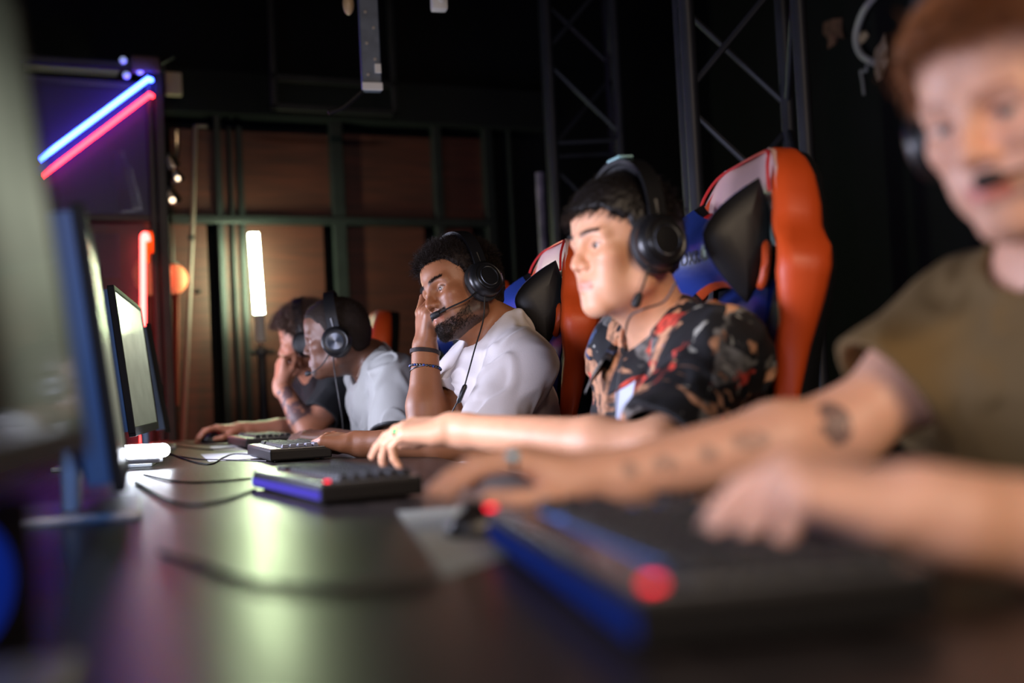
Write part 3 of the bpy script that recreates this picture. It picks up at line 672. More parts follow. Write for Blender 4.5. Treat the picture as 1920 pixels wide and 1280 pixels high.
def nets(prims, h, mod=None, N=16, post=None):
    """mesh the zero set of the prims' field; mod(d, q) may alter the distance"""
    h = h*QUAL
    us = [p for p in prims if p['op'] == 'u']
    lo = np.min([p['lo'] for p in us], 0)-0.03; hi = np.max([p['hi'] for p in us], 0)+0.03
    nb = np.ceil((hi-lo)/(h*N)).astype(int); dims = nb*N+2
    bi = np.stack(np.meshgrid(*[np.arange(n) for n in nb], indexing='ij'), -1).reshape(-1, 3)
    blo = lo+bi*(h*N); bs = h*N
    near = np.zeros(len(bi), bool)
    for p in us: near |= ((blo < p['hi']+0.02) & (blo+bs > p['lo']-0.02)).all(1)
    bi, blo = bi[near], blo[near]
    ctr = blo+bs/2; dc = field(prims, ctr)
    if mod is not None: dc = mod(dc, ctr)
    keep = np.abs(dc) < bs*0.87*1.5+0.02; bi, blo = bi[keep], blo[keep]
    g = np.arange(N+1); G = np.stack(np.meshgrid(g, g, g, indexing='ij'), -1).reshape(-1, 3)
    KX, KY = int(dims[1]*dims[2]), int(dims[2])
    VK, VP, QK = [], [], []
    for b0, l0 in zip(bi, blo):
        hi0 = l0+bs
        cand = [p for p in prims if (l0 < p['hi']+p['k']+0.014).all() and (hi0 > p['lo']-p['k']-0.014).all()]
        if not cand: continue
        q = l0+G*h; d = field(cand, q)
        if mod is not None: d = mod(d, q)
        d = d.reshape(N+1, N+1, N+1); s = d < 0
        if s.all() or not s.any(): continue
        cs = np.stack([s[c[0]:N+c[0], c[1]:N+c[1], c[2]:N+c[2]] for c in _CO]).sum(0)
        I = np.argwhere((cs > 0) & (cs < 8))
        if len(I):
            dv = np.stack([d[I[:, 0]+c[0], I[:, 1]+c[1], I[:, 2]+c[2]] for c in _CO], 1)
            acc = np.zeros((len(I), 3)); cnt = np.zeros(len(I))
            for a, b in _ED:
                m = (dv[:, a] < 0) != (dv[:, b] < 0); t = dv[:, a]/np.where(m, dv[:, a]-dv[:, b], 1.0)
                acc += np.where(m[:, None], _CO[a]+t[:, None]*(_CO[b]-_CO[a]), 0); cnt += m
            VP.append(l0+(I+acc/cnt[:, None])*h); gi = I+b0*N
            VK.append(gi[:, 0]*KX+gi[:, 1]*KY+gi[:, 2])
        for ax in range(3):
            sl0 = [slice(0, N)]*3; sl1 = list(sl0); sl1[ax] = slice(1, N+1)
            a, b = s[tuple(sl0)], s[tuple(sl1)]; E_ = np.argwhere(a != b)
            if not len(E_): continue
            inside = a[tuple(E_.T)]; gi = E_+b0*N; u, v = [(1, 2), (2, 0), (0, 1)][ax]
            ks = []
            for du, dv_ in ((0, 0), (1, 0), (1, 1), (0, 1)):
                c = gi.copy(); c[:, u] -= du; c[:, v] -= dv_; ks.append(c[:, 0]*KX+c[:, 1]*KY+c[:, 2])
            ks = np.stack(ks, 1); ks[~inside] = ks[~inside][:, ::-1]; QK.append(ks)
    VK = np.concatenate(VK); VP = np.concatenate(VP); QK = np.concatenate(QK)
    o = np.argsort(VK); VK, VP = VK[o], VP[o]
    ix = np.clip(np.searchsorted(VK, QK), 0, len(VK)-1); ok = (VK[ix] == QK).all(1)
    return VP, close_holes(ix[ok])
def close_holes(q):
    """fill stray one-cell holes left between blocks"""
    e = np.concatenate([q[:, [0, 1]], q[:, [1, 2]], q[:, [2, 3]], q[:, [3, 0]]]); n = int(q.max())+1
    f = e[:, 0].astype(np.int64)*n+e[:, 1]; r = e[:, 1].astype(np.int64)*n+e[:, 0]
    b = e[~np.isin(f, r)]
    if not len(b): return q
    nxt = {int(y): int(x) for x, y in b}; add = []; seen = set()
    for s0 in list(nxt):
        if s0 in seen: continue
        loop, c = [], s0
        while c in nxt and c not in seen and len(loop) < 12: seen.add(c); loop.append(c); c = nxt[c]
        if c == s0 and len(loop) >= 4 and len(loop) % 2 == 0:
            for k in range(1, len(loop)-2, 2): add.append((loop[0], loop[k], loop[k+1], loop[k+2]))
    return np.concatenate([q, np.array(add, dtype=q.dtype)]) if add else q
def keep_big(v, q, frac=0.05):
    """drop stray small islands"""
    lab = np.arange(len(v))
    for _ in range(400):
        m = lab[q].min(1); new = lab.copy()
        for k in range(4): np.minimum.at(new, q[:, k], m)
        new = new[new]
        if (new == lab).all(): break
        lab = new
    u, inv, cnt = np.unique(lab, return_inverse=True, return_counts=True); ok = (cnt > frac*len(v))[inv]
    ix = np.cumsum(ok)-1; return v[ok], ix[q[ok[q].all(1)]]
def relax(v, q, it=1, lam=0.5):
    """a little Laplacian smoothing over the quads' edges"""
    e = np.concatenate([q[:, [0, 1]], q[:, [1, 2]], q[:, [2, 3]], q[:, [3, 0]]]); n = len(v)
    cnt = np.bincount(e[:, 0], minlength=n)+np.bincount(e[:, 1], minlength=n)
    for _ in range(it):
        acc = np.stack([np.bincount(e[:, 0], v[e[:, 1], c], n)+np.bincount(e[:, 1], v[e[:, 0], c], n) for c in range(3)], 1)
        v = v+lam*(acc/np.maximum(cnt, 1)[:, None]-v)
    return v
def np_mesh(name, v, q, m, parent=None, col=None, smooth=True, inv=None):
    """mesh object from vertex and quad (or triangle) arrays; inv: world -> parent matrix"""
    if inv is not None: v = v@np.array(inv.to_3x3()).T+np.array(inv.translation)
    k = q.shape[1]; me = bpy.data.meshes.new(name)
    me.vertices.add(len(v)); me.vertices.foreach_set('co', np.ascontiguousarray(v, np.float32).ravel())
    me.loops.add(q.size); me.loops.foreach_set('vertex_index', np.ascontiguousarray(q, np.int32).ravel())
    me.polygons.add(len(q)); me.polygons.foreach_set('loop_start', np.arange(0, q.size, k, dtype=np.int32)); me.polygons.foreach_set('loop_total', np.full(len(q), k, np.int32))
    if smooth: me.polygons.foreach_set('use_smooth', np.ones(len(q), bool))
    me.update(calc_edges=True)
    if col is not None:
        a = me.attributes.new('Col', 'FLOAT_COLOR', 'POINT'); c4 = np.ones((len(v), 4), np.float32); c4[:, :3] = col; a.data.foreach_set('color', c4.ravel())
    o = bpy.data.objects.new(name, me); COL.objects.link(o); me.materials.append(m)
    if parent is not None: o.parent = parent
    return o
def strands(roots, dirs, length, rad, nseg=5, curl=0.0, freq=9.0, wander=0.3, gravity=0.0, rng=RNG, flat=None):
    """three-sided tapering hair tubes from roots along dirs -> (verts, quads)"""
    n = len(roots); L = length*(0.6+0.8*rng.random(n)) if np.isscalar(length) else length
    d = dirs+wander*rng.normal(size=(n, 3)); d /= np.linalg.norm(d, axis=1)[:, None]
    a = np.cross(d, rng.normal(size=(n, 3))); a /= np.linalg.norm(a, axis=1)[:, None]; b = np.cross(d, a); ph = rng.random(n)*6.28
    pts = []
    for s in range(nseg+1):
        t = s/nseg; c = np.cos(ph+freq*t)[:, None]; si = np.sin(ph+freq*t)[:, None]; c0 = np.cos(ph)[:, None]; s0 = np.sin(ph)[:, None]
        p = roots+d*(L*t)[:, None]*(1-0.35*min(1, curl*60)*t)+curl*t**0.5*(a*(c-c0)+b*(si-s0)); p[:, 2] -= gravity*t*t*L
        pts.append(p)
    P = np.stack(pts, 1); vs = []
    for s in range(nseg+1):
        r_ = rad*(1-0.75*s/nseg); tg = P[:, min(s+1, nseg)]-P[:, max(s-1, 0)]; tg /= np.maximum(np.linalg.norm(tg, axis=1), 1e-9)[:, None]
        x = a-tg*(a*tg).sum(1)[:, None]; x /= np.maximum(np.linalg.norm(x, axis=1), 1e-9)[:, None]; y = np.cross(tg, x)
        for k in range(3): vs.append(P[:, s]+r_*(math.cos(2.094*k)*x+math.sin(2.094*k)*y))
    Vt = np.stack(vs, 1); m = Vt.shape[1]; Q = []
    base = np.arange(n)*m
    for s in range(nseg):
        for k in range(3):
            i0, i1 = s*3+k, s*3+(k+1) % 3; Q.append(np.stack([base+i0, base+i1, base+i1+3, base+i0+3], 1))
    return Vt.reshape(-1, 3), np.concatenate(Q)
# ------------------------------------------------------------------ people
M_eye = None
def eye_mat(name, iris):
    m = mat(name, srgb(176, 166, 156), 0.3, spec=0.35); nt = m.node_tree; b = nt.nodes['Principled BSDF']
    tc = nt.nodes.new('ShaderNodeTexCoord'); sp = nt.nodes.new('ShaderNodeSeparateXYZ'); nt.links.new(tc.outputs['Object'], sp.inputs[0])
    cr = nt.nodes.new('ShaderNodeValToRGB'); cr.color_ramp.interpolation = 'CONSTANT'
    e = cr.color_ramp.elements; e[0].color = (*srgb(176, 166, 156), 1); e[0].position = 0
    e[1].color = (*iris, 1); e[1].position = 0.875; x = e.new(0.978); x.color = (0.004, 0.004, 0.004, 1)
    nt.links.new(sp.outputs[0], cr.inputs[0]); nt.links.new(cr.outputs[0], b.inputs['Base Color'])
    return m
class Head:
    def __init__(s, c, yaw, pitch=0.0, roll=0.0, sc=1.0):
        """yaw: heading of the face in the ground plane (degrees, 180 = towards the monitors); pitch > 0 looks down; roll > 0 tips to the figure's own right"""
        y, p, r_ = R(yaw), R(pitch), R(roll)
        f = A3((math.cos(y)*math.cos(p), math.sin(y)*math.cos(p), -math.sin(p))); l = A3((-math.sin(y), math.cos(y), 0)); u = np.cross(f, l)
        l2 = l*math.cos(r_)+u*math.sin(r_); u2 = u*math.cos(r_)-l*math.sin(r_)
        s.c, s.f, s.l, s.u, s.sc = A3(c), f, l2, u2, sc; s.Rm = np.stack([f, l2, u2], 1)
    def w(s, f, l, u): return s.c+s.sc*(s.f*f+s.l*l+s.u*u)
    def loc(s, q): return ((q-s.c)@s.Rm)/s.sc
    def mw(s): return frame(s.c, s.f, s.l, s.u)
def head_prims(H, beard=0.0, jaw=1.0, nose=1.0, brow=1.0, lips=1.0, lid=0.3, cheek=1.0):
    w, S = H.w, H.sc; P = []
    e = lambda c, r, k=0.02, op='u': P.append(el(w(*c), A3(r)*S, H.Rm, k*S, op))
    c_ = lambda a, b, r1, r2, k=0.02, op='u': P.append(rc(w(*a), w(*b), r1*S, r2*S, k*S, op))
    e((-0.010, 0, 0.045), (0.100, 0.0765, 0.088)); e((0.030, 0, 0.058), (0.062, 0.066, 0.060), 0.03)          # skull, forehead
    e((0.030, 0, -0.022), (0.062, 0.060, 0.085), 0.03)                                                          # face
    for s in (-1, 1):
        c_((0.000, s*0.056*jaw, -0.030), (0.008, s*0.053*jaw, -0.062), 0.016, 0.017, 0.025)
        c_((0.008, s*0.053*jaw, -0.062), (0.072, s*0.016, -0.096), 0.017, 0.015, 0.03)
        e((0.064, s*0.043*cheek, -0.014), (0.024, 0.024, 0.022), 0.022)                                         # cheekbone
        e((0.058, s*0.034, -0.055), (0.028, 0.022, 0.030), 0.02)                                                # cheek
    e((0.080, 0, -0.093), (0.019, 0.022, 0.019), 0.02)                                                          # chin
    e((0.080, 0, -0.060), (0.020, 0.026, 0.024), 0.02)                                                          # muzzle
    for s in (-1, 1): c_((0.085, s*0.012, 0.027), (0.074, s*0.046, 0.026), 0.0115*brow, 0.011*brow, 0.016)      # brow ridge
    for s in (-1, 1): e((0.096, s*0.033, 0.008), (0.017, 0.020, 0.0125), 0.014, 's')                            # socket
    c_((0.088, 0, 0.024), (0.104*nose, 0, -0.014), 0.0075, 0.0085, 0.012)                                       # nose bridge
    c_((0.104*nose, 0, -0.014), (0.109*nose, 0, -0.022), 0.0095, 0.0100, 0.008)
    for s in (-1, 1):
        e((0.095, s*0.0125, -0.026), (0.012, 0.0082, 0.0085), 0.007)
        e((0.1005, s*0.0065, -0.0345), (0.006, 0.0033, 0.004), 0.003, 's')
    zl = -0.0605
    for s in (-1, 1):
        c_((0.0985, s*0.004, zl+0.0052), (0.0875, s*0.0235, zl+0.0005), 0.0056*lips, 0.0028, 0.005)             # upper lip
        c_((0.0980, 0, zl-0.0062), (0.0875, s*0.021, zl-0.001), 0.0066*lips, 0.003, 0.005)                      # lower lip
    c_((0.106, -0.012, zl), (0.106, 0.012, zl), 0.0012, 0.0012, 0.003, 's')
    for s in (-1, 1): c_((0.106, s*0.012, zl), (0.092, s*0.0245, zl-0.0008), 0.0012, 0.001, 0.003, 's')
    for s in (-1, 1):                                                                                           # lids around the eyeball
        P.append(el(w(0.0735, s*0.0325, 0.0085), A3((0.0142,)*3)*S, H.Rm, 0.005*S))
        P.append(el(w(0.0885, s*0.0340, 0.0080-0.0012), A3((0.0085, 0.0128, 0.0050*(1-lid)+0.0012))*S, H.Rm, 0.001*S, 's'))
    for s in (-1, 1):                                                                                           # ears
        e((-0.008, s*0.0775, -0.002), (0.019, 0.0065, 0.031), 0.006); e((-0.003, s*0.084, 0.002), (0.010, 0.005, 0.018), 0.004, 's')
    return P
def beard_line(f): return -0.012-0.056*np.clip((f+0.002)/0.078, 0, 1)
def head_color(H, HP, q, col, skin, lipc, beard=None, beardc=None, brow=True, browc=(0.02, 0.012, 0.008), stub=0.0):
    l = H.loc(q); f, s, u = l.T; a = np.abs(s)
    def mix(m, c):
        m = np.clip(m, 0, 1)[:, None]; col[:] = col*(1-m)+A3(c)*m
    dh = np.full(len(q), 1.0); k_ = (f > -0.12) & (a < 0.12) & (u > -0.14) & (u < 0.17); dh[k_] = field(HP, q[k_])
    near = (dh < 0.0035) & (f > -0.12) & (a < 0.12) & (u > -0.14) & (u < 0.17)
    sm = lambda e0, e1, x: np.clip((x-e0)/(e1-e0), 0, 1)
    mix(near*(f > 0.04)*np.exp(-((u+0.018)/0.02)**2)*0.25, A3(skin)*A3((1.0, 0.78, 0.72)))
    if beard:
        n = vnoise(q*900)*0.5+0.5*vnoise(q*300); m = near*(f > -0.014)*sm(0.006, -0.012, u-beard_line(f))
        lipz = np.exp(-((u+0.0605)/0.0115)**2)*(a < 0.024)*(f > 0.085)
        under = 1-np.exp(-((u+0.079)/0.006)**2)*(a > 0.012)*0.3
        mus = np.exp(-((u+0.0455)/0.0085)**2)*(a < 0.036)*(f > 0.07)
        mm = np.clip(np.maximum(m, near*mus), 0, 1)*(1-lipz)*under
        mix(mm*beard*(0.85+0.15*n), beardc)
    if stub:
        mix(near*(f > 0.0)*sm(-0.03, -0.05, u)*stub, A3(skin)*0.55)
    mix(near*(f > 0.083)*(a < 0.0245-0.0*u)*np.exp(-(((u+0.0605)/0.0095)**2)**2)*0.72, lipc)
    if brow:
        uc = 0.0300+0.0035*np.sin(np.clip((a-0.012)/0.04, 0, 1)*2.4)
        mix(near*(f > 0.05)*(a > 0.010)*(a < 0.053)*np.exp(-(((u-uc)/(0.0052*(1.15-0.45*np.clip((a-0.015)/0.035, 0, 1))))**2)**2)*0.62, browc)
    for sg in (-1, 1):
        e = np.abs((u-0.0135+((s-sg*0.0335)/0.016)**2*0.0045)/0.0016)
        mix(near*(f > 0.065)*(np.abs(s-sg*0.0335) < 0.0165)*np.exp(-e**2)*0.8, A3(browc)*0.6)
    return col
def hand_prims(W, F, Np, side, curls, spread=(6, 1, -4, -10), thumb=(0.62, 0.60, -0.35), tb=(25, 25), sc=1.0):
    """W wrist, F wrist to knuckles, Np back of the hand; side +1 right, -1 left; curls: index..pinky (mcp, pip, dip) degrees"""
    W, F, Np = A3(W), nz(F), A3(Np); Np = nz(Np-F*(Np@F)); T = nz(np.cross(Np, F))*side
    P = []; nails = []; tips = []
    MC = [(0.091, 0.0255), (0.094, 0.004), (0.089, -0.017), (0.080, -0.0355)]
    LEN = [(0.044, 0.026, 0.021), (0.049, 0.030, 0.022), (0.045, 0.028, 0.022), (0.035, 0.021, 0.019)]
    RAD = [0.0092, 0.0095, 0.0090, 0.0080]
    P.append(rc(W-F*0.02, W+F*0.012, 0.0265*sc, 0.0255*sc, 0.02))
    for i, (L, t) in enumerate(MC):
        k0 = W+(F*0.018+T*t*0.55)*sc; m = W+(F*L+T*t)*sc
        P.append(rc(k0, m-Np*0.004*sc, 0.0165*sc, 0.0125*sc, 0.014))
    P.append(rc(W+(F*0.03+T*0.016-Np*0.008)*sc, W+(F*0.066+T*0.020-Np*0.008)*sc, 0.016*sc, 0.014*sc, 0.014))
    P.append(rc(W+(F*0.03-T*0.022-Np*0.008)*sc, W+(F*0.066-T*0.026-Np*0.007)*sc, 0.014*sc, 0.012*sc, 0.014))
    for i, (L, t) in enumerate(MC):
        m = W+(F*L+T*t)*sc; sa = R(spread[i]); ff = nz(F*math.cos(sa)+T*math.sin(sa)); a = 0.0; p = m; r_ = RAD[i]*sc
        for j in range(3):
            a += R(curls[i][j]); d = ff*math.cos(a)-Np*math.sin(a); q = p+d*LEN[i][j]*sc
            P.append(rc(p, q, r_*(1.02-0.07*j), r_*(0.94-0.08*j), 0.006 if j == 0 else 0.003))
            if j == 2:
                nn = ff*math.sin(a)+Np*math.cos(a); nails.append((p+d*LEN[i][2]*0.72*sc+nn*r_*0.8, nn, d, r_)); tips.append(q+d*r_*0.78)
            p = q
    b = W+(F*0.024+T*0.020-Np*0.008)*sc; d = nz(F*thumb[0]+T*thumb[1]+Np*thumb[2])
    q = b+d*0.046*sc; P.append(rc(b, q, 0.0165*sc, 0.0125*sc, 0.014))
    ax = nz(np.cross(d, F+0.35*(-Np)))
    p = q
    for j, L in enumerate((0.034, 0.027)):
        a = R(tb[j]); d = d*math.cos(a)+np.cross(ax, d)*math.sin(a)+ax*(ax@d)*(1-math.cos(a)); q = p+d*L*sc
        P.append(rc(p, q, (0.0112-0.0012*j)*sc, (0.0104-0.002*j)*sc, 0.005)); p = q
    tips.append(q)
    return P, nails, tips
def finger_at(P, i, t=0.45):
    """centre, direction and radius a part of the way along finger i's first bone"""
    p = P[7+3*i]; return p['a']+(p['b']-p['a'])*t, p['b']-p['a'], p['r1']
def arm_prims(S, E, W, rs=(0.049, 0.041, 0.041, 0.0285), k=0.03, hd=None):
    S, E, W = A3(S), A3(E), A3(W); m = E+(W-E)*0.28
    P = [rc(S, E, rs[0], rs[1], k), rc(E, m, rs[2]*0.97, rs[2]*1.04, 0.025), rc(m, W, rs[2]*1.04, rs[3], 0.02)]
    mid = S+(E-S)*0.45; P.append(el(mid, (rs[0]*1.05,)*3, None, 0.03))
    return P
def torso_prims(T, g=0.0):
    """T: dict pelvis, chest, neck (base), SL, SR, side axis; g: cloth allowance"""
    pe, ch, nb, SL, SR = (A3(T[k]) for k in ('pelvis', 'chest', 'neck', 'SL', 'SR'))
    lat = nz(SL-SR); up = nz(nb-pe); fw = nz(np.cross(lat, up)); up2 = np.cross(fw, lat); Rm = np.stack([fw, lat, nz(up2)], 1); b = T.get('bulk', 1.0)
    P = [el(pe, A3((0.115, 0.165, 0.12))*b+g, Rm, 0.05), el(ch, A3((0.108, 0.158, 0.19))*b+g, Rm, 0.05)]
    for s in (-1, 1):
        P.append(rc(pe+lat*s*0.075, ch+lat*s*0.07-nz(up2)*0.05, 0.098*b+g, 0.105*b+g, 0.05))
        S = SL if s > 0 else SR
        P.append(rc(ch+lat*s*0.09+nz(up2)*0.075, S, 0.068*b+g, 0.050*b+g, 0.04))
        P.append(rc(nb+lat*s*0.025, S-nz(up2)*0.0, 0.045+g*0.8, 0.046*b+g, 0.045))
        P.append(el(ch+lat*s*0.075+fw*0.062+nz(up2)*0.05, A3((0.05, 0.075, 0.06))*b+g, Rm, 0.04))
    return P, Rm
def vclo(amp=0.004, sc=16, seed=0, fold=None):
    def f(d, q):
        n = vnoise(q*sc+seed)-0.5
        w_ = np.stack([vnoise(q*7+seed+3), vnoise(q*7+seed+13), vnoise(q*7+seed+23)], 1)*0.9
        r_ = 1-np.abs(2*vnoise(q*A3((11, 11, 6))+w_*2.2+seed)-1); r2 = 1-np.abs(2*vnoise(q*A3((9, 17, 13))+w_*2+seed+7)-1)
        s1 = np.clip((r_-0.62)/0.38, 0, 1); s2 = np.clip((r2-0.66)/0.34, 0, 1)
        return d+amp*(0.7*n-1.1*s1*s1*(3-2*s1)-0.8*s2*s2*(3-2*s2))
    return f
def shell(th, base=None):
    def f(d, q):
        if base is not None: d = base(d, q)
        return np.maximum(d, -(d+th))
    return f
class Person:
    def __init__(s, name, label, H, T, skin, h=0.0025):
        s.H, s.T, s.skin, s.h = H, T, A3(skin), h
        pe = A3(T['pelvis']); s.root = thing('person', label, 'person', (pe[0], pe[1], 0.0)); bpy.context.view_layer.update()
        s.inv = s.root.matrix_world.inverted(); s.prims = []; s.nails = []; s.name = name; s.paint = []
    def add(s, nm, v, q, m, col=None, smooth=True): return np_mesh(nm, v, q, m, s.root, col, smooth, s.inv)
    def body(s, lipc, hk={}, ck={}, neck_r=0.054):
        H, T = s.H, s.T; P = head_prims(H, **hk); nb = A3(T['neck']); s.head_only = list(P)
        P.append(rc(H.w(-0.022, 0, -0.045), nb, neck_r*H.sc, neck_r*1.08, 0.028)); P.append(rc(H.w(0.02, 0, -0.085), nb+(H.w(0.05, 0, 0)-H.c)*0.5, 0.03, 0.035, 0.03))
        tp, s.TR = torso_prims(T); s.body_prims = P+tp+s.prims
        v, q = nets(s.body_prims, s.h); v, q = keep_big(v, q, 0.02); v = relax(v, q, 1, 0.4)
        col = np.tile(s.skin, (len(v), 1)); n = vnoise(v*70)-0.5; col *= (1+0.10*n)[:, None]
        head_color(H, s.head_only, v, col, s.skin, lipc, **ck)
        for (p, nn, d, r_) in s.nails:
            m = (np.abs((v-p)@d) < r_*0.85) & ((v-p)@nn > -r_*0.25) & (np.linalg.norm(v-p, axis=1) < r_*1.05); col[m] = col[m]*0.6+A3((0.55, 0.36, 0.30))*0.4*s.skin.max()*1.6
        for fn in s.paint: fn(v, col)
        s.add('body', v, q, attr_mat('skin_'+s.name, 0.46, 0.12, 0.42, bump=(420, 0.10)), np.clip(col, 0, 1))
        s.bv = v
    def eyes(s, iris, look=(0, 0), names='eye'):
        m = eye_mat('iris_'+s.name, iris); H = s.H
        for sg in (-1, 1):
            bm = B(); a_sph(bm, (0, 0, 0), 1.0, 32, 24)
            o = obj('eye', bm, m, s.root, True, 0)
            a, b = R(look[0]), R(look[1]); d = A3((math.cos(a)*math.cos(b), math.sin(a)*math.cos(b), math.sin(b)))
            x = H.Rm@d; z = nz(H.u-x*(H.u@x)); y = np.cross(z, x); r_ = 0.0128*H.sc
            o.matrix_local = s.inv @ frame(H.w(0.0735, sg*0.0325, 0.0085), x*r_, y*r_, z*r_)
    def face_root(s, lu):
        """points on the face's front for local (l, u) pairs"""
        H = s.H; out = []
        fs = np.linspace(0.14, -0.02, 120); hp = s.head_only
        for l_, u_ in lu:
            q = np.stack([H.w(f, l_, u_) for f in fs]); d = field(hp, q); i = np.argmax(d < 0.0003); out.append(q[i] if d[i] < 0.0003 else np.full(3, np.nan))
        out = np.array(out); s.hit = ~np.isnan(out[:, 0]); return np.where(s.hit[:, None], out, H.c)
    def sit_legs(s, trc, knee_l, knee_r, shoe=(0.05, 0.05, 0.05)):
        T = s.T; pe = A3(T['pelvis']); P = [el(pe-A3((0, 0, 0.02)), (0.16, 0.185, 0.12), None, 0.04)]; feet = []
        lat = nz(A3(T['SL'])-A3(T['SR'])); lat[2] = 0
        for sg, kn in ((1, A3(knee_l)), (-1, A3(knee_r))):
            hp = pe+lat*sg*0.09-A3((0, 0, 0.03)); an = A3((kn[0]+0.06, kn[1], 0.11))
            P += [rc(hp, kn, 0.088, 0.066, 0.04), rc(kn, an, 0.064, 0.05, 0.03)]; feet.append(an)
        v, q = nets(P, 0.008, vclo(0.004, 14, 3)); s.add('trousers', v, q, mat('trousers_'+s.name, trc, 0.8, bump=(200, 0.2)))
        for an in feet:
            Q = [rc(an+A3((0.02, 0, -0.065)), an+A3((-0.15, 0, -0.075)), 0.042, 0.034, 0.02), rc(an, an+A3((0.0, 0, -0.06)), 0.045, 0.045, 0.02)]
            v, q = nets(Q, 0.007, lambda d, p: np.maximum(d, 0.004-p[:, 2])); s.add('shoe', v, q, mat('shoe_'+s.name, shoe, 0.6))
    def tee(s, m, SLv, SRv, neck=0.075, g=0.012, seed=0, h=0.003, name='t_shirt', amp=0.004, extra=None, colf=None, th=0.006, sub=None, sl_r=(0.066, 0.064), mod=None):
        """SLv, SRv: (shoulder, sleeve end) pairs"""
        T = s.T; P, _ = torso_prims(T, g)
        for a, b in (SLv, SRv):
            a, b = A3(a), A3(b); d = nz(b-a); P.append(rc(a-d*0.01, b+d*0.03, sl_r[0]+g*0.3, sl_r[1]+g*0.3, 0.045))
        if extra: P += extra
        nb = A3(T['neck']); hd = s.H.w(-0.0, 0, -0.05); ax = nz(hd-nb)
        cut = []
        for a, b in (SLv, SRv):
            a, b = A3(a), A3(b); d = nz(b-a); cut.append(cylc(b, b+d*0.14, 0.105, 0.004, 's'))
        fwd = s.TR[:, 0]
        cut.append(rc(nb+ax*0.02+fwd*0.022, nb+ax*0.16+fwd*0.03, neck, neck+0.02, 0.006, 's'))
        if sub: cut += sub
        for a, b in (SLv, SRv):                                    # hollow sleeve mouths
            a, b = A3(a), A3(b); d = nz(b-a); cut.append(cylc(b-d*0.035, b+d*0.10, sl_r[1]+g*0.3-0.0105, 0.0, 's'))
        base = mod or vclo(amp, 15, seed)
        def m2(d, q):
            e = base(d, q); c = np.full(len(q), 1.0)
            for p in cut: c = np.minimum(c, pd(p, q))
            return np.maximum(e, -c)
        v, q = nets(P, h, m2); v, q = keep_big(v, q); v = relax(v, q, 1, 0.4); s.tee_obj = s.add(name, v, q, m, None if colf is None else colf(v)); return v, q
    def cap_hair(s, name, m, thick, hairline, mod=None, h=0.003, low=-0.05, col=None):
        """hair mass over the skull: hairline(f, a, u) > 0 where hair grows"""
        H = s.H; S = H.sc
        P = [el(H.w(-0.010, 0, 0.045), (A3((0.100, 0.0765, 0.088))+thick)*S, H.Rm, 0.03), el(H.w(0.030, 0, 0.058), (A3((0.062, 0.066, 0.060))+thick)*S, H.Rm, 0.03),
             rc(H.w(-0.055, 0, 0.0), H.w(-0.045, 0, low), 0.055*S, 0.048*S, 0.03)]
        def f(d, q):
            if mod is not None: d = mod(d, q)
            l = H.loc(q); hv = hairline(l[:, 0], np.abs(l[:, 1]), l[:, 2]); t_ = np.clip(1-hv/0.016, 0, 1.5)
            return np.maximum(d+(thick+0.005)*t_**1.5, -(hv+0.006)*S)
        v, q = nets(P, h, f); v = relax(v, q, 1, 0.3); return s.add(name, v, q, m)
    def scalp(s, n, hairline, thick=0.0):
        """random scalp roots and outward normals (world)"""
        H = s.H; d = RNG.normal(size=(n*3, 3)); d /= np.linalg.norm(d, axis=1)[:, None]
        r_ = A3((0.100, 0.0765, 0.088))+thick; p = d*r_+A3((-0.010, 0, 0.045)); r2 = A3((0.062, 0.066, 0.060))+thick
        q2 = (p-A3((0.03, 0, 0.058)))/r2; ins = (q2**2).sum(1) < 1
        sc_ = 1/np.sqrt((q2**2).sum(1)); p[ins] = A3((0.03, 0, 0.058))+(p[ins]-A3((0.03, 0, 0.058)))*sc_[ins][:, None]
        nn = d/r_; nn /= np.linalg.norm(nn, axis=1)[:, None]
        k = hairline(p[:, 0], np.abs(p[:, 1]), p[:, 2]) > 0; p, nn = p[k][:n], nn[k][:n]
        return H.c+H.sc*(p@H.Rm.T), nn@H.Rm.T, p
# ------------------------------------------------------------------ gaming chairs
M_cblk = mat('chair_black_leather', srgb(20, 20, 23), 0.48, spec=0.35, bump=(220, 0.05))
M_cor = mat('chair_orange_leather', srgb(200, 74, 24), 0.48, bump=(160, 0.12))
M_cpink = mat('chair_pink_lit_leather', srgb(214, 176, 172), 0.45, bump=(160, 0.12))  # pink light on the headrest put into the leather colour
M_cgrn = mat('chair_green_lit_leather', srgb(120, 142, 136), 0.42, bump=(160, 0.12))  # greenish light on the lower panel put into the leather colour
M_cnavy = mat('chair_navy_leather', srgb(38, 60, 140), 0.34, bump=(160, 0.12))
M_cred = mat('chair_red_leather', srgb(190, 40, 40), 0.4, bump=(160, 0.12))
M_frm = mat('chair_frame', srgb(22, 22, 24), 0.35, metal=0.4)
BZ0, BL, BREC = 0.50, 0.86, R(9)                      # backrest foot height, length, recline
def bw(v): return float(np.interp(v, [0, .2, .42, .55, .66, .72, .76, .80, .86, .93, .98, 1.0], [.235, .245, .235, .245, .275, .285, .275, .235, .222, .19, .145, .11]))
def bfw(v): return float(np.interp(v, [0, .2, .45, .6, .70, .76, .82, .9, 1.0], [.022, .018, .018, .028, .052, .052, .046, .045, .02]))
def bpt(v, s, x):
    """backrest coordinates: v up the back 0..1, s lateral metres, x forward metres (towards the table) -> chair local point"""
    c, n = math.cos(BREC), math.sin(BREC); h = v*BL
    return V((0.23+h*n-x*c, s, BZ0+h*c+x*n))
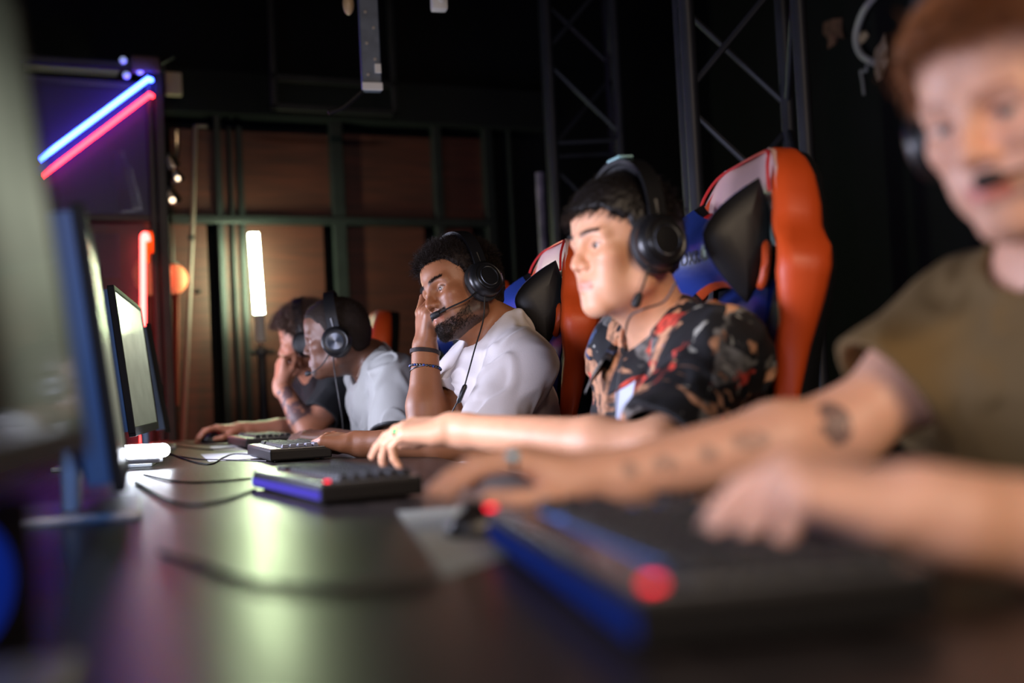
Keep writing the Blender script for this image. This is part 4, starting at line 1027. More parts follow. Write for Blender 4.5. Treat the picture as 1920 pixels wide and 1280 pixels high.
def gaming_chair(label):
    t = thing('gaming_chair', label, 'chair', group='orange and black gaming chairs')
    # shell of the back
    vs = np.linspace(0, 1, 30); bm = B(); F_, K_ = [], []
    for v in vs:
        w_ = bw(v)-0.012; F_.append([bpt(v, s*w_, -0.005) for s in np.linspace(-1, 1, 15)]); K_.append([bpt(v, s*w_, -0.03-0.075*(1-abs(s)**6)*(1-0.45*v)) for s in np.linspace(-1, 1, 15)])
    grid_solid(bm, F_, K_); obj('back_shell', bm, M_cblk, t, True, 50)
    for sg in (-1, 1):
        bm = B(); rings = []
        for v in np.linspace(0.0, 0.995, 44):
            w_ = bw(v); f = bfw(v); th = 0.018+0.016*max(0, math.sin((v-0.45)*5)) if v > 0.45 else 0.018
            crease = 0.016*math.exp(-((v-0.755)/0.012)**2)
            pr = [(w_-0.05, f-0.004), (w_-0.025, f+0.010), (w_-0.008, f+0.004), (w_-crease, f-0.015), (w_+0.004-crease, 0.0), (w_-crease*0.5, -th*0.6), (w_-0.012, -th), (w_-0.05, -th+0.005)]
            rings.append([bm.verts.new(bpt(v, sg*s, x)) for s, x in pr])
        for a, b in zip(rings, rings[1:]):
            for k in range(len(a)): bm.faces.new((a[k], a[(k+1) % len(a)], b[(k+1) % len(a)], b[k]))
        bm.faces.new(rings[0]); bm.faces.new(rings[-1]); bmesh.ops.recalc_face_normals(bm, faces=bm.faces[:])
        obj('side_bolster', bm, M_cor, t, True, 60)
        bm = B(); F_, K_ = [], []
        for v in np.linspace(0.02, 0.84, 30):
            w_ = bw(v); f = bfw(v)
            F_.append([bpt(v, sg*s, x) for s, x in ((w_-0.046, f+0.003), (w_-0.06, f*0.85), (w_-0.09, f*0.4), (w_-0.12, 0.02))]); K_.append([p-V((-0.006, 0, 0)) for p in F_[-1]])
        grid_solid(bm, F_, K_); obj('wing_lining', bm, M_cblk, t, True, 60)
    def pan(name, v0, v1, sw, x0, m, bul=0.012, rows=14, inset=0.03):
        bm = B(); F_, K_ = [], []
        for v in np.linspace(v0, v1, rows):
            w_ = min(sw, bw(v)-inset); q = math.sin(math.pi*(v-v0)/(v1-v0))**0.3 if v1 > v0 else 1
            edge = bfw(v)*0.55 if v > 0.74 else 0.0
            F_.append([bpt(v, s*w_, x0+bul*(1-s**4)*q+edge*abs(s)**3) for s in np.linspace(-1, 1, 13)]); K_.append([bpt(v, s*w_, -0.01) for s in np.linspace(-1, 1, 13)])
        grid_solid(bm, F_, K_); return obj(name, bm, m, t, True, 60)
    pan('center_cushion', 0.03, 0.70, 0.13, 0.02, M_cnavy, 0.02)  # blue light on the cushion put into its navy colour
    pan('headrest_panel', 0.875, 0.992, 0.30, 0.026, M_cpink, 0.012, 14, 0.012)
    pan('headrest_lower_panel', 0.765, 0.874, 0.30, 0.024, M_cgrn, 0.006, 8, 0.02)
    bm = B(); pts = [bpt(v, s, x) for v, s, x in [(0.875, -bw(.875)+.024, .06), (0.93, -bw(.93)+.022, .058), (0.975, -bw(.975)+.018, .045), (0.994, -.06, .030), (0.994, .06, .030), (0.975, bw(.975)-.018, .045), (0.93, bw(.93)-.022, .058), (0.875, bw(.875)-.024, .06)]]
    a_tube(bm, pts, 0.0032, 8, 6); obj('red_piping', bm, M_cred, t, True)
    for sg in (-1, 1):
        bm = B(); pts = [bpt(0.725+0.045*math.sin(a), sg*(0.155+0.016*math.cos(a)), 0.045+0.02*sg*0) for a in np.linspace(0, 2*math.pi, 20, endpoint=False)]
        a_tube(bm, pts, 0.009, 8, 0, True); obj('slot_ring', bm, M_cor, t, True)
    # seat
    bm = B(); a_box(bm, (0.0, 0, 0.44), (0.46, 0.36, 0.11), 0.04, seg=4); obj('seat', bm, M_cblk, t, True, 50)
    for sg in (-1, 1):
        bm = B(); a_box(bm, (0.0, sg*0.215, 0.455), (0.46, 0.09, 0.13), 0.04, seg=4); obj('seat_bolster', bm, M_cor, t, True, 50)
        bm = B(); a_box(bm, (0.02, sg*0.31, 0.52), (0.05, 0.03, 0.26), 0.01); a_box(bm, (0.02, sg*0.26, 0.40), (0.06, 0.13, 0.03), 0.008); obj('armrest_post', bm, M_frm, t)
        bm = B(); a_box(bm, (-0.01, sg*0.31, 0.66), (0.25, 0.085, 0.03), 0.012, seg=3); obj('armrest', bm, M_cblk, t, True, 50)
    bm = B(); a_box(bm, (0.02, 0, 0.37), (0.24, 0.2, 0.04), 0.01); obj('tilt_mechanism', bm, M_frm, t)
    bm = B(); a_cyl(bm, (0.02, 0, 0.09), (0.02, 0, 0.36), 0.027, seg=18); obj('gas_lift', bm, M_frm, t, True)
    for k in range(5):
        a = k*2*math.pi/5+0.3; q = V((0.02+0.31*math.cos(a), 0.31*math.sin(a), 0.075))
        bm = B(); a_cyl(bm, (0.02, 0, 0.11), q, 0.028, 0.02, seg=10); obj('base_leg', bm, M_frm, t, True)
        bm = B(); a_cyl(bm, (q.x-0.022*math.sin(a), q.y+0.022*math.cos(a), 0.03), (q.x+0.022*math.sin(a), q.y-0.022*math.cos(a), 0.03), 0.03, seg=16); a_cyl(bm, (q.x, q.y, 0.03), (q.x, q.y, 0.075), 0.009, seg=8); obj('caster', bm, M_tape, t, True, 50)
    return t
# neck pillow: bow-tie block strapped in front of the back
def psec(s):
    """half height, front reach, back reach of the pillow at s in -1..1"""
    return 0.072+0.046*abs(s)**2.2, 0.046+0.050*abs(s)**2.0, 0.038
def ppt(s, a, off=0.0, L=0.15):
    """lens section with pointed top and bottom: (lateral, forward, up)"""
    hh, fr, bk = psec(s); c, n = math.cos(a), math.sin(a); p = 1.0-abs(n)**(2.2-0.6*abs(s))
    x = (fr+off)*p if c > 0 else -(bk+off)*p
    return (s*L, x, (hh+off)*n)
def pillow(label, text=True):
    t = thing('neck_pillow', label, 'pillow', group='neck pillows strapped to the gaming chairs')
    def P3(s, x, z): return bpt(0.775, s, 0.065+x)+V((math.sin(BREC)*z, 0, math.cos(BREC)*z))
    na = 36
    def ringed(ss, sc=None):
        bm = B(); rings = []
        for i, s in enumerate(ss):
            k = 1.0 if sc is None else sc[i]; r_ = []
            for j in range(na):
                q = ppt(max(-1, min(1, s)), 2*math.pi*j/na); r_.append(bm.verts.new(P3(s*0.15, 0.025+(q[1]-0.025)*k, q[2]*k)))
            rings.append(r_)
        for a, b in zip(rings, rings[1:]):
            for j in range(na): bm.faces.new((a[j], a[(j+1) % na], b[(j+1) % na], b[j]))
        bm.faces.new(rings[0]); bm.faces.new(rings[-1]); bmesh.ops.recalc_face_normals(bm, faces=bm.faces[:]); return bm
    obj('body', ringed(np.linspace(-1, 1, 25)), M_cblk, t, True, 50)
    for sg in (-1, 1): obj('end_panel', ringed([sg*1.0, sg*1.04, sg*1.09, sg*1.13], [1.0, 0.93, 0.72, 0.4]), M_cblk, t, True, 50)
    def patch(name, s0, s1, a0, a1, off, m, ns=22, nA=16):
        bm = B(); F_, K_ = [], []
        for s in np.linspace(s0, s1, ns):
            F_.append([P3(*ppt(s, a, off)) for a in np.linspace(a0, a1, nA)]); K_.append([P3(*ppt(s, a, -0.004)) for a in np.linspace(a0, a1, nA)])
        grid_solid(bm, F_, K_); return obj(name, bm, m, t, True, 60)
    patch('front_panel', -0.98, 0.98, -1.05, 1.05, 0.0025, M_cnavy)
    patch('top_trim', -0.62, 0.62, 1.05, 1.75, 0.003, M_cred, nA=10); patch('bottom_trim', -0.62, 0.62, -1.75, -1.05, 0.003, M_cor, nA=10)
    if text:
        o = text_mesh('lettering', 'DXRACER', 0.036, M_cblk, t, Matrix.Identity(4), 0.0004, 0.25)
        for v in o.data.vertices:
            y, z = v.co.x, v.co.y-0.018; s = -y/0.15; hh, fr, bk = psec(s); n = max(-0.95, min(0.95, abs(z)/(hh+0.003)))
            x = (fr+0.003)*(1-n**(2.2-0.6*abs(s))); v.co = P3(-y, x+0.0008+v.co.z, z)
    bm = B(); a_tube(bm, [P3(s, 0.0, 0.0)+V((0.02, 0, 0)) for s in (-0.17, -0.2)], 0.008, 6)
    return t
def chair_at(x, y, rz, label, plabel, first=[None, None], dz=0.0):
    if first[0] is None: first[0] = c = gaming_chair(label); first[1] = p = pillow(plabel)
    else: c, p = copy_tree(first[0]), copy_tree(first[1])
    c['label'] = label; p['label'] = plabel
    for o in (c, p): o.location = (x, y, 0); o.rotation_euler = (0, 0, rz)
    return c, p
# ------------------------------------------------------------------ the five players
HL_F = [-.13, -.05, -.032, .006, .022, .040, .060, .085, .11]
def hairline(front=0.078, side=0.02, nape=-0.055, temple=0.055, jag=0.0, seed=0):
    hs = [nape, nape, 0.012, side-0.03, side, temple, front-0.006, front, front]
    def f(ff, a, u):
        ub = np.interp(ff, HL_F, hs)+jag*np.sin(a*260+seed)*np.clip(ff*20, 0, 1)
        ub = ub-np.clip(a-0.055, 0, 0.02)*0.5*(ff > 0.04)
        return u-ub
    return f
M_blackp = mat('headset_black', srgb(20, 20, 22), 0.33)
M_foam = mat('headset_cushion', srgb(24, 24, 26), 0.6, bump=(200, 0.2))
M_rubber = mat('cable_rubber', srgb(16, 16, 17), 0.5)
M_silver = mat('spun_silver', srgb(96, 98, 102), 0.42, metal=1.0, aniso=0.8)
_nt = M_silver.node_tree; _tg = _nt.nodes.new('ShaderNodeTangent'); _tg.direction_type = 'RADIAL'; _tg.axis = 'Y'; _nt.links.new(_tg.outputs[0], _nt.nodes['Principled BSDF'].inputs['Tangent'])
def headset(P, label, disc=None, cupr=0.044, mic=None, boom_from=(0.012, -0.030), boomc=None, top=0.152, back=-0.006, bandr=0.0095, cupz=-0.006, sides=(1, -1), ledring=False):
    H = P.H; t = thing('headset', label, 'headset', mw=H.mw(), group='gaming headsets'); S = H.sc
    w2 = 0.098; pts = []
    for a in np.linspace(-1, 1, 25):
        an = a*math.pi*0.5; pts.append(V((back, w2*math.sin(an)*1.0, cupz+0.035+(top-cupz-0.035)*max(0, math.cos(an))**0.62))*S)
    F_ = [[p+V((x, 0, 0)) for x in (-0.016, -0.008, 0.008, 0.016)] for p in pts]; c = V((back, 0, 0.02))*S
    K_ = [[p+(p-c).normalized()*0.008 for p in r_] for r_ in F_]; bm = B(); grid_solid(bm, F_, K_); obj('headband', bm, M_blackp, t, True, 50)
    bm = B(); a_tube(bm, [p-(p-c).normalized()*0.006 for p in pts[6:19]], 0.011, 10); obj('band_pad', bm, M_foam, t, True)
    for sg in sides:
        C = V((back, sg*0.080, cupz))*S; ax = V((0, sg, 0)); rot = ax.to_track_quat('Z', 'Y').to_matrix().to_4x4(); M = Matrix.Translation(C) @ rot
        r_ = cupr
        bm = B(); a_lathe(bm, [(0, 0.013), (r_*0.96, 0.013), (r_, 0.018), (r_, 0.026), (r_*0.93, 0.035), (r_*0.78, 0.040), (r_*0.72, 0.039), (r_*0.68, 0.042), (r_*0.3, 0.044), (0, 0.044)], M, 40); cup = obj('ear_cup', bm, M_blackp, t, True, 40)
        bm = B(); n_ = 28; a_tube(bm, [M @ V((r_*0.76*math.cos(2*math.pi*k/n_), r_*0.86*math.sin(2*math.pi*k/n_), 0.004)) for k in range(n_)], 0.0125, 10, 0, True); obj('ear_cushion', bm, M_foam, cup, True)
        if disc:
            bm = B(); a_lathe(bm, [(0, 0.046), (disc*0.96, 0.0462), (disc, 0.045), (disc, 0.040)], M, 40); obj('cup_disc', bm, M_silver, cup, True, 40)
        if ledring:
            bm = B(); n_ = 32; a_tube(bm, [M @ V((r_*0.52*math.cos(2*math.pi*k/n_), r_*0.52*math.sin(2*math.pi*k/n_), 0.0435)) for k in range(n_)], 0.0016, 6, 0, True); obj('cup_ring', bm, M_silver, cup, True)
        bm = B(); a_tube(bm, [C+V((0.0, sg*0.020, cupr*0.9)), C+V((0, sg*0.020, cupr*0.9+0.03))], 0.006, 8); obj('yoke', bm, M_frm, t, True)
    if mic is not None:
        a = V((boom_from[0], 0.098, boom_from[1]))*S; pts = [a]+[V(p)*S for p in (boomc or [])]+[V(mic)*S]
        bm = B(); a_tube(bm, pts, 0.0021, 8, 6); bo = obj('microphone_boom', bm, M_rubber, t, True)
        d = (pts[-1]-pts[-2]).normalized(); bm = B(); a_tube(bm, [pts[-1]-d*0.012, pts[-1]-d*0.006, pts[-1]+d*0.006, pts[-1]+d*0.013, pts[-1]+d*0.016], [0.004, 0.0075, 0.0085, 0.0075, 0.003], 14); obj('microphone', bm, M_foam, bo, True)
    return t
def cable_obj(name, pts, r, label, m=None, t=None, n=8):
    bm = B(); a_tube(bm, pts, r, 8, n); o = obj(name, bm, m or M_rubber, t, True)
    if t is None: tag(o, label, 'cable')
    return o
TYPE = [(22, 38, 22), (26, 40, 22), (28, 42, 24), (28, 44, 26)]
LOOSE = [(18, 28, 16), (22, 32, 18), (26, 36, 20), (30, 40, 22)]
def toward(W, Tp): return nz(A3(Tp)-A3(W))
lipc_l = srgb(178, 98, 88)

# ---------------- man with raised hand (white T-shirt), in focus
def build_hero():
    H = Head((0.6855, 2.7736, 1.1428), 199, 5.3, 18.3)
    neck = U(950, 626, 2.88)
    T = dict(pelvis=(0.80, 2.80, 0.60), chest=U(936, 755, 2.90), neck=neck, SL=U(976, 690, 2.70), SR=U(892, 690, 3.04), bulk=1.0)
    skin = srgb(150, 98, 66); p = Person('hero', 'man in white T-shirt resting his face on a raised hand, black headset, short beard', H, T, skin, 0.0022)
    SL, EL, WL = T['SL'], U(905, 828, 2.62), U(672, 832, 2.78); SR, ER, WR = T['SR'], U(799, 806, 2.80), U(797, 652, 2.86)
    p.prims += arm_prims(SL, EL, WL, (0.052, 0.043, 0.043, 0.029))+arm_prims(SR, ER, WR, (0.052, 0.043, 0.045, 0.030))
    hp, nl, tips = hand_prims(WL, toward(WL, U(560, 806, 2.86)), (0.1, -0.25, 1), -1, [(24, 38, 20), (32, 44, 22), (42, 52, 26), (50, 58, 28)], spread=(9, 3, -4, -11), thumb=(0.72, 0.45, -0.45)); p.prims += hp; p.nails += nl; p.tipsL = tips
    hp, nl, tips = hand_prims(WR, (-0.02, 0.03, 1), (-1, -0.15, 0), 1, [(20, 60, 35), (42, 72, 40), (62, 78, 45), (66, 80, 50)], spread=(4, 1, -2, -5), thumb=(0.75, 0.40, -0.5)); p.prims += hp; p.nails += nl
    p.body(srgb(170, 104, 86), dict(nose=1.0, lips=1.1), dict(beard=0.95, beardc=srgb(34, 24, 19), browc=srgb(26, 17, 12)))
    p.eyes(srgb(58, 34, 20), look=(-3, -4))
    hl = hairline(0.076, 0.006, -0.06, 0.050)
    fr = lambda d, q: d-0.007*(vnoise(q*90)-0.4)-0.004*(vnoise(q*220)-0.5)
    M_h = mat('hair_black', srgb(34, 26, 22), 0.7, spec=0.2)
    p.cap_hair('hair', M_h, 0.007, hl, fr, 0.003)
    thick = lambda ff, a, u: hl(ff, a, u)-0.004
    r_, nn, lc_ = p.scalp(14000, thick, 0.005); ln = np.where(lc_[:, 2] > 0.07, 0.026, 0.012)*(0.6+0.6*RNG.random(len(r_)))*np.where((lc_[:, 0] > 0.02) & (lc_[:, 2] > 0.08), 1.25, 1.0)
    v, q = strands(r_, nn+H.f*0.25, ln, 0.0006, 4, curl=0.0035, freq=9, wander=0.45)
    r2, n2, l2 = p.scalp(16000, lambda a, b, c: np.minimum(hl(a, b, c)+0.001, 0.014-hl(a, b, c)), -0.0005); v2, q2 = strands(r2, n2*0.8+H.u*0.4, 0.010, 0.0005, 3, curl=0.002, wander=0.5)
    p.add('hair_curls', np.concatenate([v, v2]), np.concatenate([q, q2+len(v)]), M_h)
    # beard: short curled hairs over the painted jaw
    lu = list(zip(RNG.uniform(-0.064, 0.064, 7000), RNG.uniform(-0.116, -0.02, 7000)))
    fr_ = p.face_root(lu); lc_ = H.loc(fr_); ff, aa, uu = lc_[:, 0], np.abs(lc_[:, 1]), lc_[:, 2]
    ok = ((uu < beard_line(ff)-0.002) & ~((np.abs(uu+0.0605) < 0.0125) & (aa < 0.026)) | ((np.abs(uu+0.046) < 0.006) & (aa < 0.034))) & (ff > 0.0) & p.hit
    fr_ = fr_[ok]; v, q = strands(fr_, np.tile(H.f*0.55-H.u*0.75, (len(fr_), 1)), 0.006, 0.0004, 3, curl=0.0012, wander=0.4); p.add('beard', v, q, M_h)
    for sg in (-1, 1):
        lu = []
        for k in range(170):
            t_ = RNG.random(); lu.append((sg*(0.013+0.039*t_), 0.0305+0.0035*math.sin(t_*2.4)+RNG.normal()*0.0020*(1.15-0.6*t_)))
        fr_ = p.face_root(lu); sd = np.array([np.sign(x)*H.l*0.8+H.u*0.35+H.f*0.25 for x, _ in lu]); v, q = strands(fr_, sd, 0.0075, 0.0004, 3, wander=0.15); p.add('eyebrow', v, q, M_h)
    M_tee = mat('white_cotton', srgb(222, 214, 212), 0.85, bump=(340, 0.12))
    dl, dr = nz(A3(EL)-A3(SL)), nz(A3(ER)-A3(SR))
    p.tee(M_tee, (SL, A3(SL)+dl*0.20), (SR, A3(SR)+dr*0.20), 0.066, 0.014, 4, 0.0028, amp=0.005, sl_r=(0.067, 0.068))
    p.sit_legs(srgb(40, 44, 58), (0.47, 2.66, 0.56), (0.47, 2.92, 0.56), srgb(200, 200, 200))
    hs = headset(p, 'black headset with silver ringed cups on the man in white T-shirt', cupr=0.046, mic=(0.112, 0.022, -0.055), boom_from=(0.03, -0.035), boomc=[(0.06, 0.092, -0.05), (0.095, 0.062, -0.055)], ledring=True, back=-0.004)
    iv = hs.matrix_world.inverted()
    pts = [U(909, 556, 2.76), U(906, 600, 2.74), U(890, 655, 2.70), U(876, 706, 2.66), U(866, 738, 2.65), U(850, 768, 2.66), U(838, 800, 2.68), U(845, 840, 2.70)]
    bpy.context.view_layer.update(); iv = hs.matrix_world.inverted(); pts = [iv @ q for q in pts]
    cable_obj('cable', pts, 0.0019, None, t=hs); a, b = pts[3], pts[5]; bm = B(); a_tube(bm, [pts[4]+(a-b)*0.28, pts[4]+(a-b)*0.22, pts[4]-(a-b)*0.22, pts[4]-(a-b)*0.28], [0.003, 0.006, 0.006, 0.003], 10); obj('volume_control', bm, M_blackp, hs, True)
    # bracelets on the raised wrist
    ax = nz(A3(WR)-A3(ER)); e1 = nz(np.cross(ax, (0, 1, 0))); e2 = np.cross(ax, e1)
    def ringpts(c, r_, n=28, tilt=0.0): return [V(c+e1*r_*math.cos(2*math.pi*k/n)+e2*r_*math.sin(2*math.pi*k/n)+ax*tilt*math.cos(2*math.pi*k/n+0.8)) for k in range(n)]
    c0 = A3(WR)-ax*0.012; bl = thing('bracelet', 'dark leather strap bracelet on the raised wrist, the upper one', 'bracelet'); bm = B()
    for o_ in (-0.003, 0, 0.003): a_tube(bm, [q+V(ax*o_) for q in ringpts(c0, 0.0365, tilt=0.004)], 0.0024, 8, 0, True)
    obj('strap', bm, mat('bracelet_leather', srgb(40, 30, 30), 0.55), bl, True)
    bm = B(); a_sph(bm, ringpts(c0, 0.039, tilt=0.004)[20], 0.0042); obj('stud', bm, M_silver, bl, True)
    c0 = A3(WR)-ax*0.052; bl = thing('bracelet', 'silver and blue beaded bracelet lower on the raised wrist', 'bracelet')
    for k, q in enumerate(ringpts(c0, 0.0385, 30, 0.006)):
        bm = B(); a_sph(bm, q, 0.0034, 10, 8); obj('bead', bm, M_silver if k % 3 else mat('bead_blue', srgb(40, 70, 150), 0.2), bl, True)
    bm = B(); a_tube(bm, ringpts(c0-ax*0.006, 0.0385, 28, -0.004), 0.0016, 6, 0, True); obj('chain', bm, M_silver, bl, True)
    return p
# ---------------- man in the floral shirt
def floral_mat():
    m = mat('floral_cloth', srgb(16, 16, 20), 0.75, bump=(260, 0.12)); nt = m.node_tree; b = nt.nodes['Principled BSDF']
    tc = nt.nodes.new('ShaderNodeTexCoord'); prev = None
    base = nt.nodes.new('ShaderNodeRGB'); base.outputs[0].default_value = (*srgb(15, 15, 19), 1); prev = base.outputs[0]
    for (sc, thr, col, off, dist) in ((5.5, 0.535, srgb(118, 116, 112), 3.0, 1.4), (7.0, 0.555, srgb(206, 150, 112), 11.3, 1.8), (7.5, 0.635, srgb(222, 76, 58), 21.7, 0.7), (13.0, 0.67, srgb(170, 170, 160), 41.0, 1.5), (16.0, 0.68, srgb(70, 90, 130), 55.0, 1.0)):
        mp = nt.nodes.new('ShaderNodeMapping'); mp.inputs['Location'].default_value = (off, off*0.7, off*1.3)
        n = nt.nodes.new('ShaderNodeTexNoise'); n.inputs['Scale'].default_value = sc; n.inputs['Detail'].default_value = 3.5; n.inputs['Distortion'].default_value = dist
        mr = nt.nodes.new('ShaderNodeMapRange'); mr.inputs[1].default_value = thr-0.012; mr.inputs[2].default_value = thr+0.012
        n2 = nt.nodes.new('ShaderNodeTexNoise'); n2.inputs['Scale'].default_value = 60; sh = nt.nodes.new('ShaderNodeMix'); sh.data_type = 'RGBA'; sh.inputs[6].default_value = (*[c*0.45 for c in col], 1); sh.inputs[7].default_value = (*col, 1)
        mr2 = nt.nodes.new('ShaderNodeMapRange'); mr2.inputs[1].default_value = 0.38; mr2.inputs[2].default_value = 0.55
        mx = nt.nodes.new('ShaderNodeMix'); mx.data_type = 'RGBA'
        nt.links.new(tc.outputs['Object'], mp.inputs[0]); nt.links.new(mp.outputs[0], n.inputs['Vector']); nt.links.new(n.outputs['Fac'], mr.inputs[0])
        nt.links.new(mp.outputs[0], n2.inputs['Vector']); nt.links.new(n2.outputs['Fac'], mr2.inputs[0]); nt.links.new(mr2.outputs[0], sh.inputs[0])
        nt.links.new(mr.outputs[0], mx.inputs[0]); nt.links.new(prev, mx.inputs[6]); nt.links.new(sh.outputs[2], mx.inputs[7]); prev = mx.outputs[2]
    nt.links.new(prev, b.inputs['Base Color']); return m
def build_floral():
    H = Head((0.7837, 1.9227, 1.1408), 189.9, 2.9, 2.6)
    T = dict(pelvis=(0.87, 1.95, 0.60), chest=U(1292, 790, 2.12), neck=U(1248, 628, 2.13), SL=U(1350, 672, 1.95), SR=U(1182, 672, 2.29), bulk=0.97)
    skin = srgb(212, 158, 124); p = Person('floral', 'young man in black floral shirt with short dark hair and big black headset', H, T, skin, 0.0024)
    SL, EL, WL = T['SL'], U(1232, 842, 1.80), U(852, 806, 1.97); SR = T['SR']; ER, WR = A3((0.86, 2.14, 0.70)), A3((0.66, 2.10, 0.66))
    p.prims += arm_prims(SL, EL, WL, (0.048, 0.040, 0.041, 0.028))+arm_prims(SR, ER, WR, (0.048, 0.040, 0.041, 0.028))
    hp, nl, tips = hand_prims(WL, toward(WL, U(715, 796, 2.02)), (0.05, -0.35, 1), -1, [(24, 14, 8), (29, 18, 10), (38, 34, 18), (48, 48, 24)], spread=(9, 3, -4, -10), thumb=(0.8, 0.35, -0.5)); p.prims += hp; p.nails += nl; p.ring = finger_at(hp, 2, 0.35)
    hp, nl, _ = hand_prims(WR, (-1, 0, 0.0), (0, 0, 1), 1, LOOSE); p.prims += hp
    p.body(srgb(190, 118, 102), dict(nose=0.99, jaw=1.0, beard=0), dict(browc=srgb(44, 30, 24)))
    p.eyes(srgb(48, 32, 22), look=(2, -4))
    M_h = mat('hair_dark_brown', srgb(22, 17, 15), 0.5)
    hl = hairline(0.066, 0.010, -0.055, 0.048, 0.003)
    p.cap_hair('hair', M_h, 0.007, hl, lambda d, q: d-0.003*(vnoise(q*130)-0.4), 0.003)
    r_, nn, lc_ = p.scalp(7000, lambda a, b, c: hl(a, b, c)-0.002, 0.006)
    fr = np.clip((lc_[:, 0]-0.01)/0.06, 0, 1)[:, None]; dr = nn*(0.45-0.1*fr)+H.f*(0.5+0.4*fr)-H.u*(0.15+0.55*fr)
    ln = np.where(lc_[:, 2] > 0.06, 0.028, 0.012)*(0.6+0.5*RNG.random(len(r_))); v, q = strands(r_, dr, ln, 0.0007, 4, wander=0.22, gravity=0.2); p.add('hair_strands', v, q, M_h)
    for sg in (-1, 1):
        lu = []
        for k in range(95):
            t_ = RNG.random(); lu.append((sg*(0.013+0.037*t_), 0.0300+0.0035*math.sin(t_*2.4)+RNG.normal()*0.0018*(1.15-0.6*t_)))
        fr_ = p.face_root(lu); sd = np.array([np.sign(x)*H.l*0.85+H.u*0.25+H.f*0.2 for x, _ in lu]); v, q = strands(fr_, sd, 0.008, 0.0004, 3, wander=0.12); p.add('eyebrow', v, q, M_h)
    dl, dr_ = nz(A3(EL)-A3(SL)), nz(ER-A3(SR)); fw = None
    M_in = mat('pale_cotton', srgb(206, 212, 232), 0.85, bump=(340, 0.1))
    p.tee(M_in, (SL, A3(SL)+dl*0.10), (SR, A3(SR)+dr_*0.10), 0.058, 0.005, 3, 0.0035, name='undershirt', amp=0.002, sl_r=(0.054, 0.05))
    Rm = p.TR; ch = A3(T['chest']); nb = A3(T['neck']); f_, l_, u_ = Rm.T
    # open front: a wedge cut out of the shirt, wide at the hem and meeting the collar
    sub = [rc(nb+f_*0.075+u_*0.00-l_*0.0, ch+f_*0.17-u_*0.10, 0.044, 0.074, 0.004, 's'), rc(ch+f_*0.17-u_*0.10, ch+f_*0.18-u_*0.42, 0.074, 0.09, 0.004, 's')]
    p.tee(floral_mat(), (SL, A3(SL)+dl*0.225), (SR, A3(SR)+dr_*0.24), 0.066, 0.020, 8, 0.003, name='floral_shirt', amp=0.006, sl_r=(0.066, 0.068), sub=sub)
    # camp collar: folded band round the neck with two lapels
    bm = B(); n_ = 40; F_, K_ = [], []
    hd = H.w(0, 0, -0.05); axn = nz(hd-nb)
    for k in range(n_+1):
        a = math.pi*(0.13+1.74*k/n_)              # opens to the front
        d = f_*math.cos(a)+l_*math.sin(a); fr = max(0, math.cos(a)); rr = 0.066+0.014*fr
        c = nb+axn*0.030-u_*(0.070*fr**1.3)+f_*0.012
        F_.append([V(c+d*rr), V(c+d*(rr+0.010)+u_*0.006), V(c+d*(rr+0.026+0.012*fr)-u_*(0.018+0.015*fr)), V(c+d*(rr+0.032+0.020*fr)-u_*(0.036+0.026*fr))]); K_.append([q-V(u_)*0.006 for q in F_[-1]])
    iv = p.inv; F_ = [[iv @ q for q in r2] for r2 in F_]; K_ = [[iv @ q for q in r2] for r2 in K_]
    grid_solid(bm, F_, K_); obj('collar', bm, floral_mat(), p.root, True, 0)
    p.sit_legs(srgb(30, 32, 40), (0.50, 1.83, 0.56), (0.50, 2.06, 0.56), srgb(60, 60, 62))
    hs = headset(p, 'large plain black headset on the man in the floral shirt', cupr=0.050, mic=(0.045, 0.088, -0.098), boom_from=(0.02, -0.045), boomc=[(0.035, 0.096, -0.075)], top=0.158, cupz=-0.002, back=-0.008, ledring=True)
    bpy.context.view_layer.update(); iv = hs.matrix_world.inverted()
    cable_obj('cable', [iv @ q for q in (U(1268, 528, 1.95), U(1245, 565, 1.97), U(1205, 580, 1.98), U(1178, 600, 2.0), U(1165, 680, 1.98), U(1150, 800, 1.98))], 0.0019, None, t=hs)
    bm = B(); a_box(bm, (-0.008, 0.004, 0.169), (0.03, 0.045, 0.004), 0.002); obj('band_badge', bm, mat('badge_pale', srgb(150, 190, 190), 0.3), hs, True)
    return p
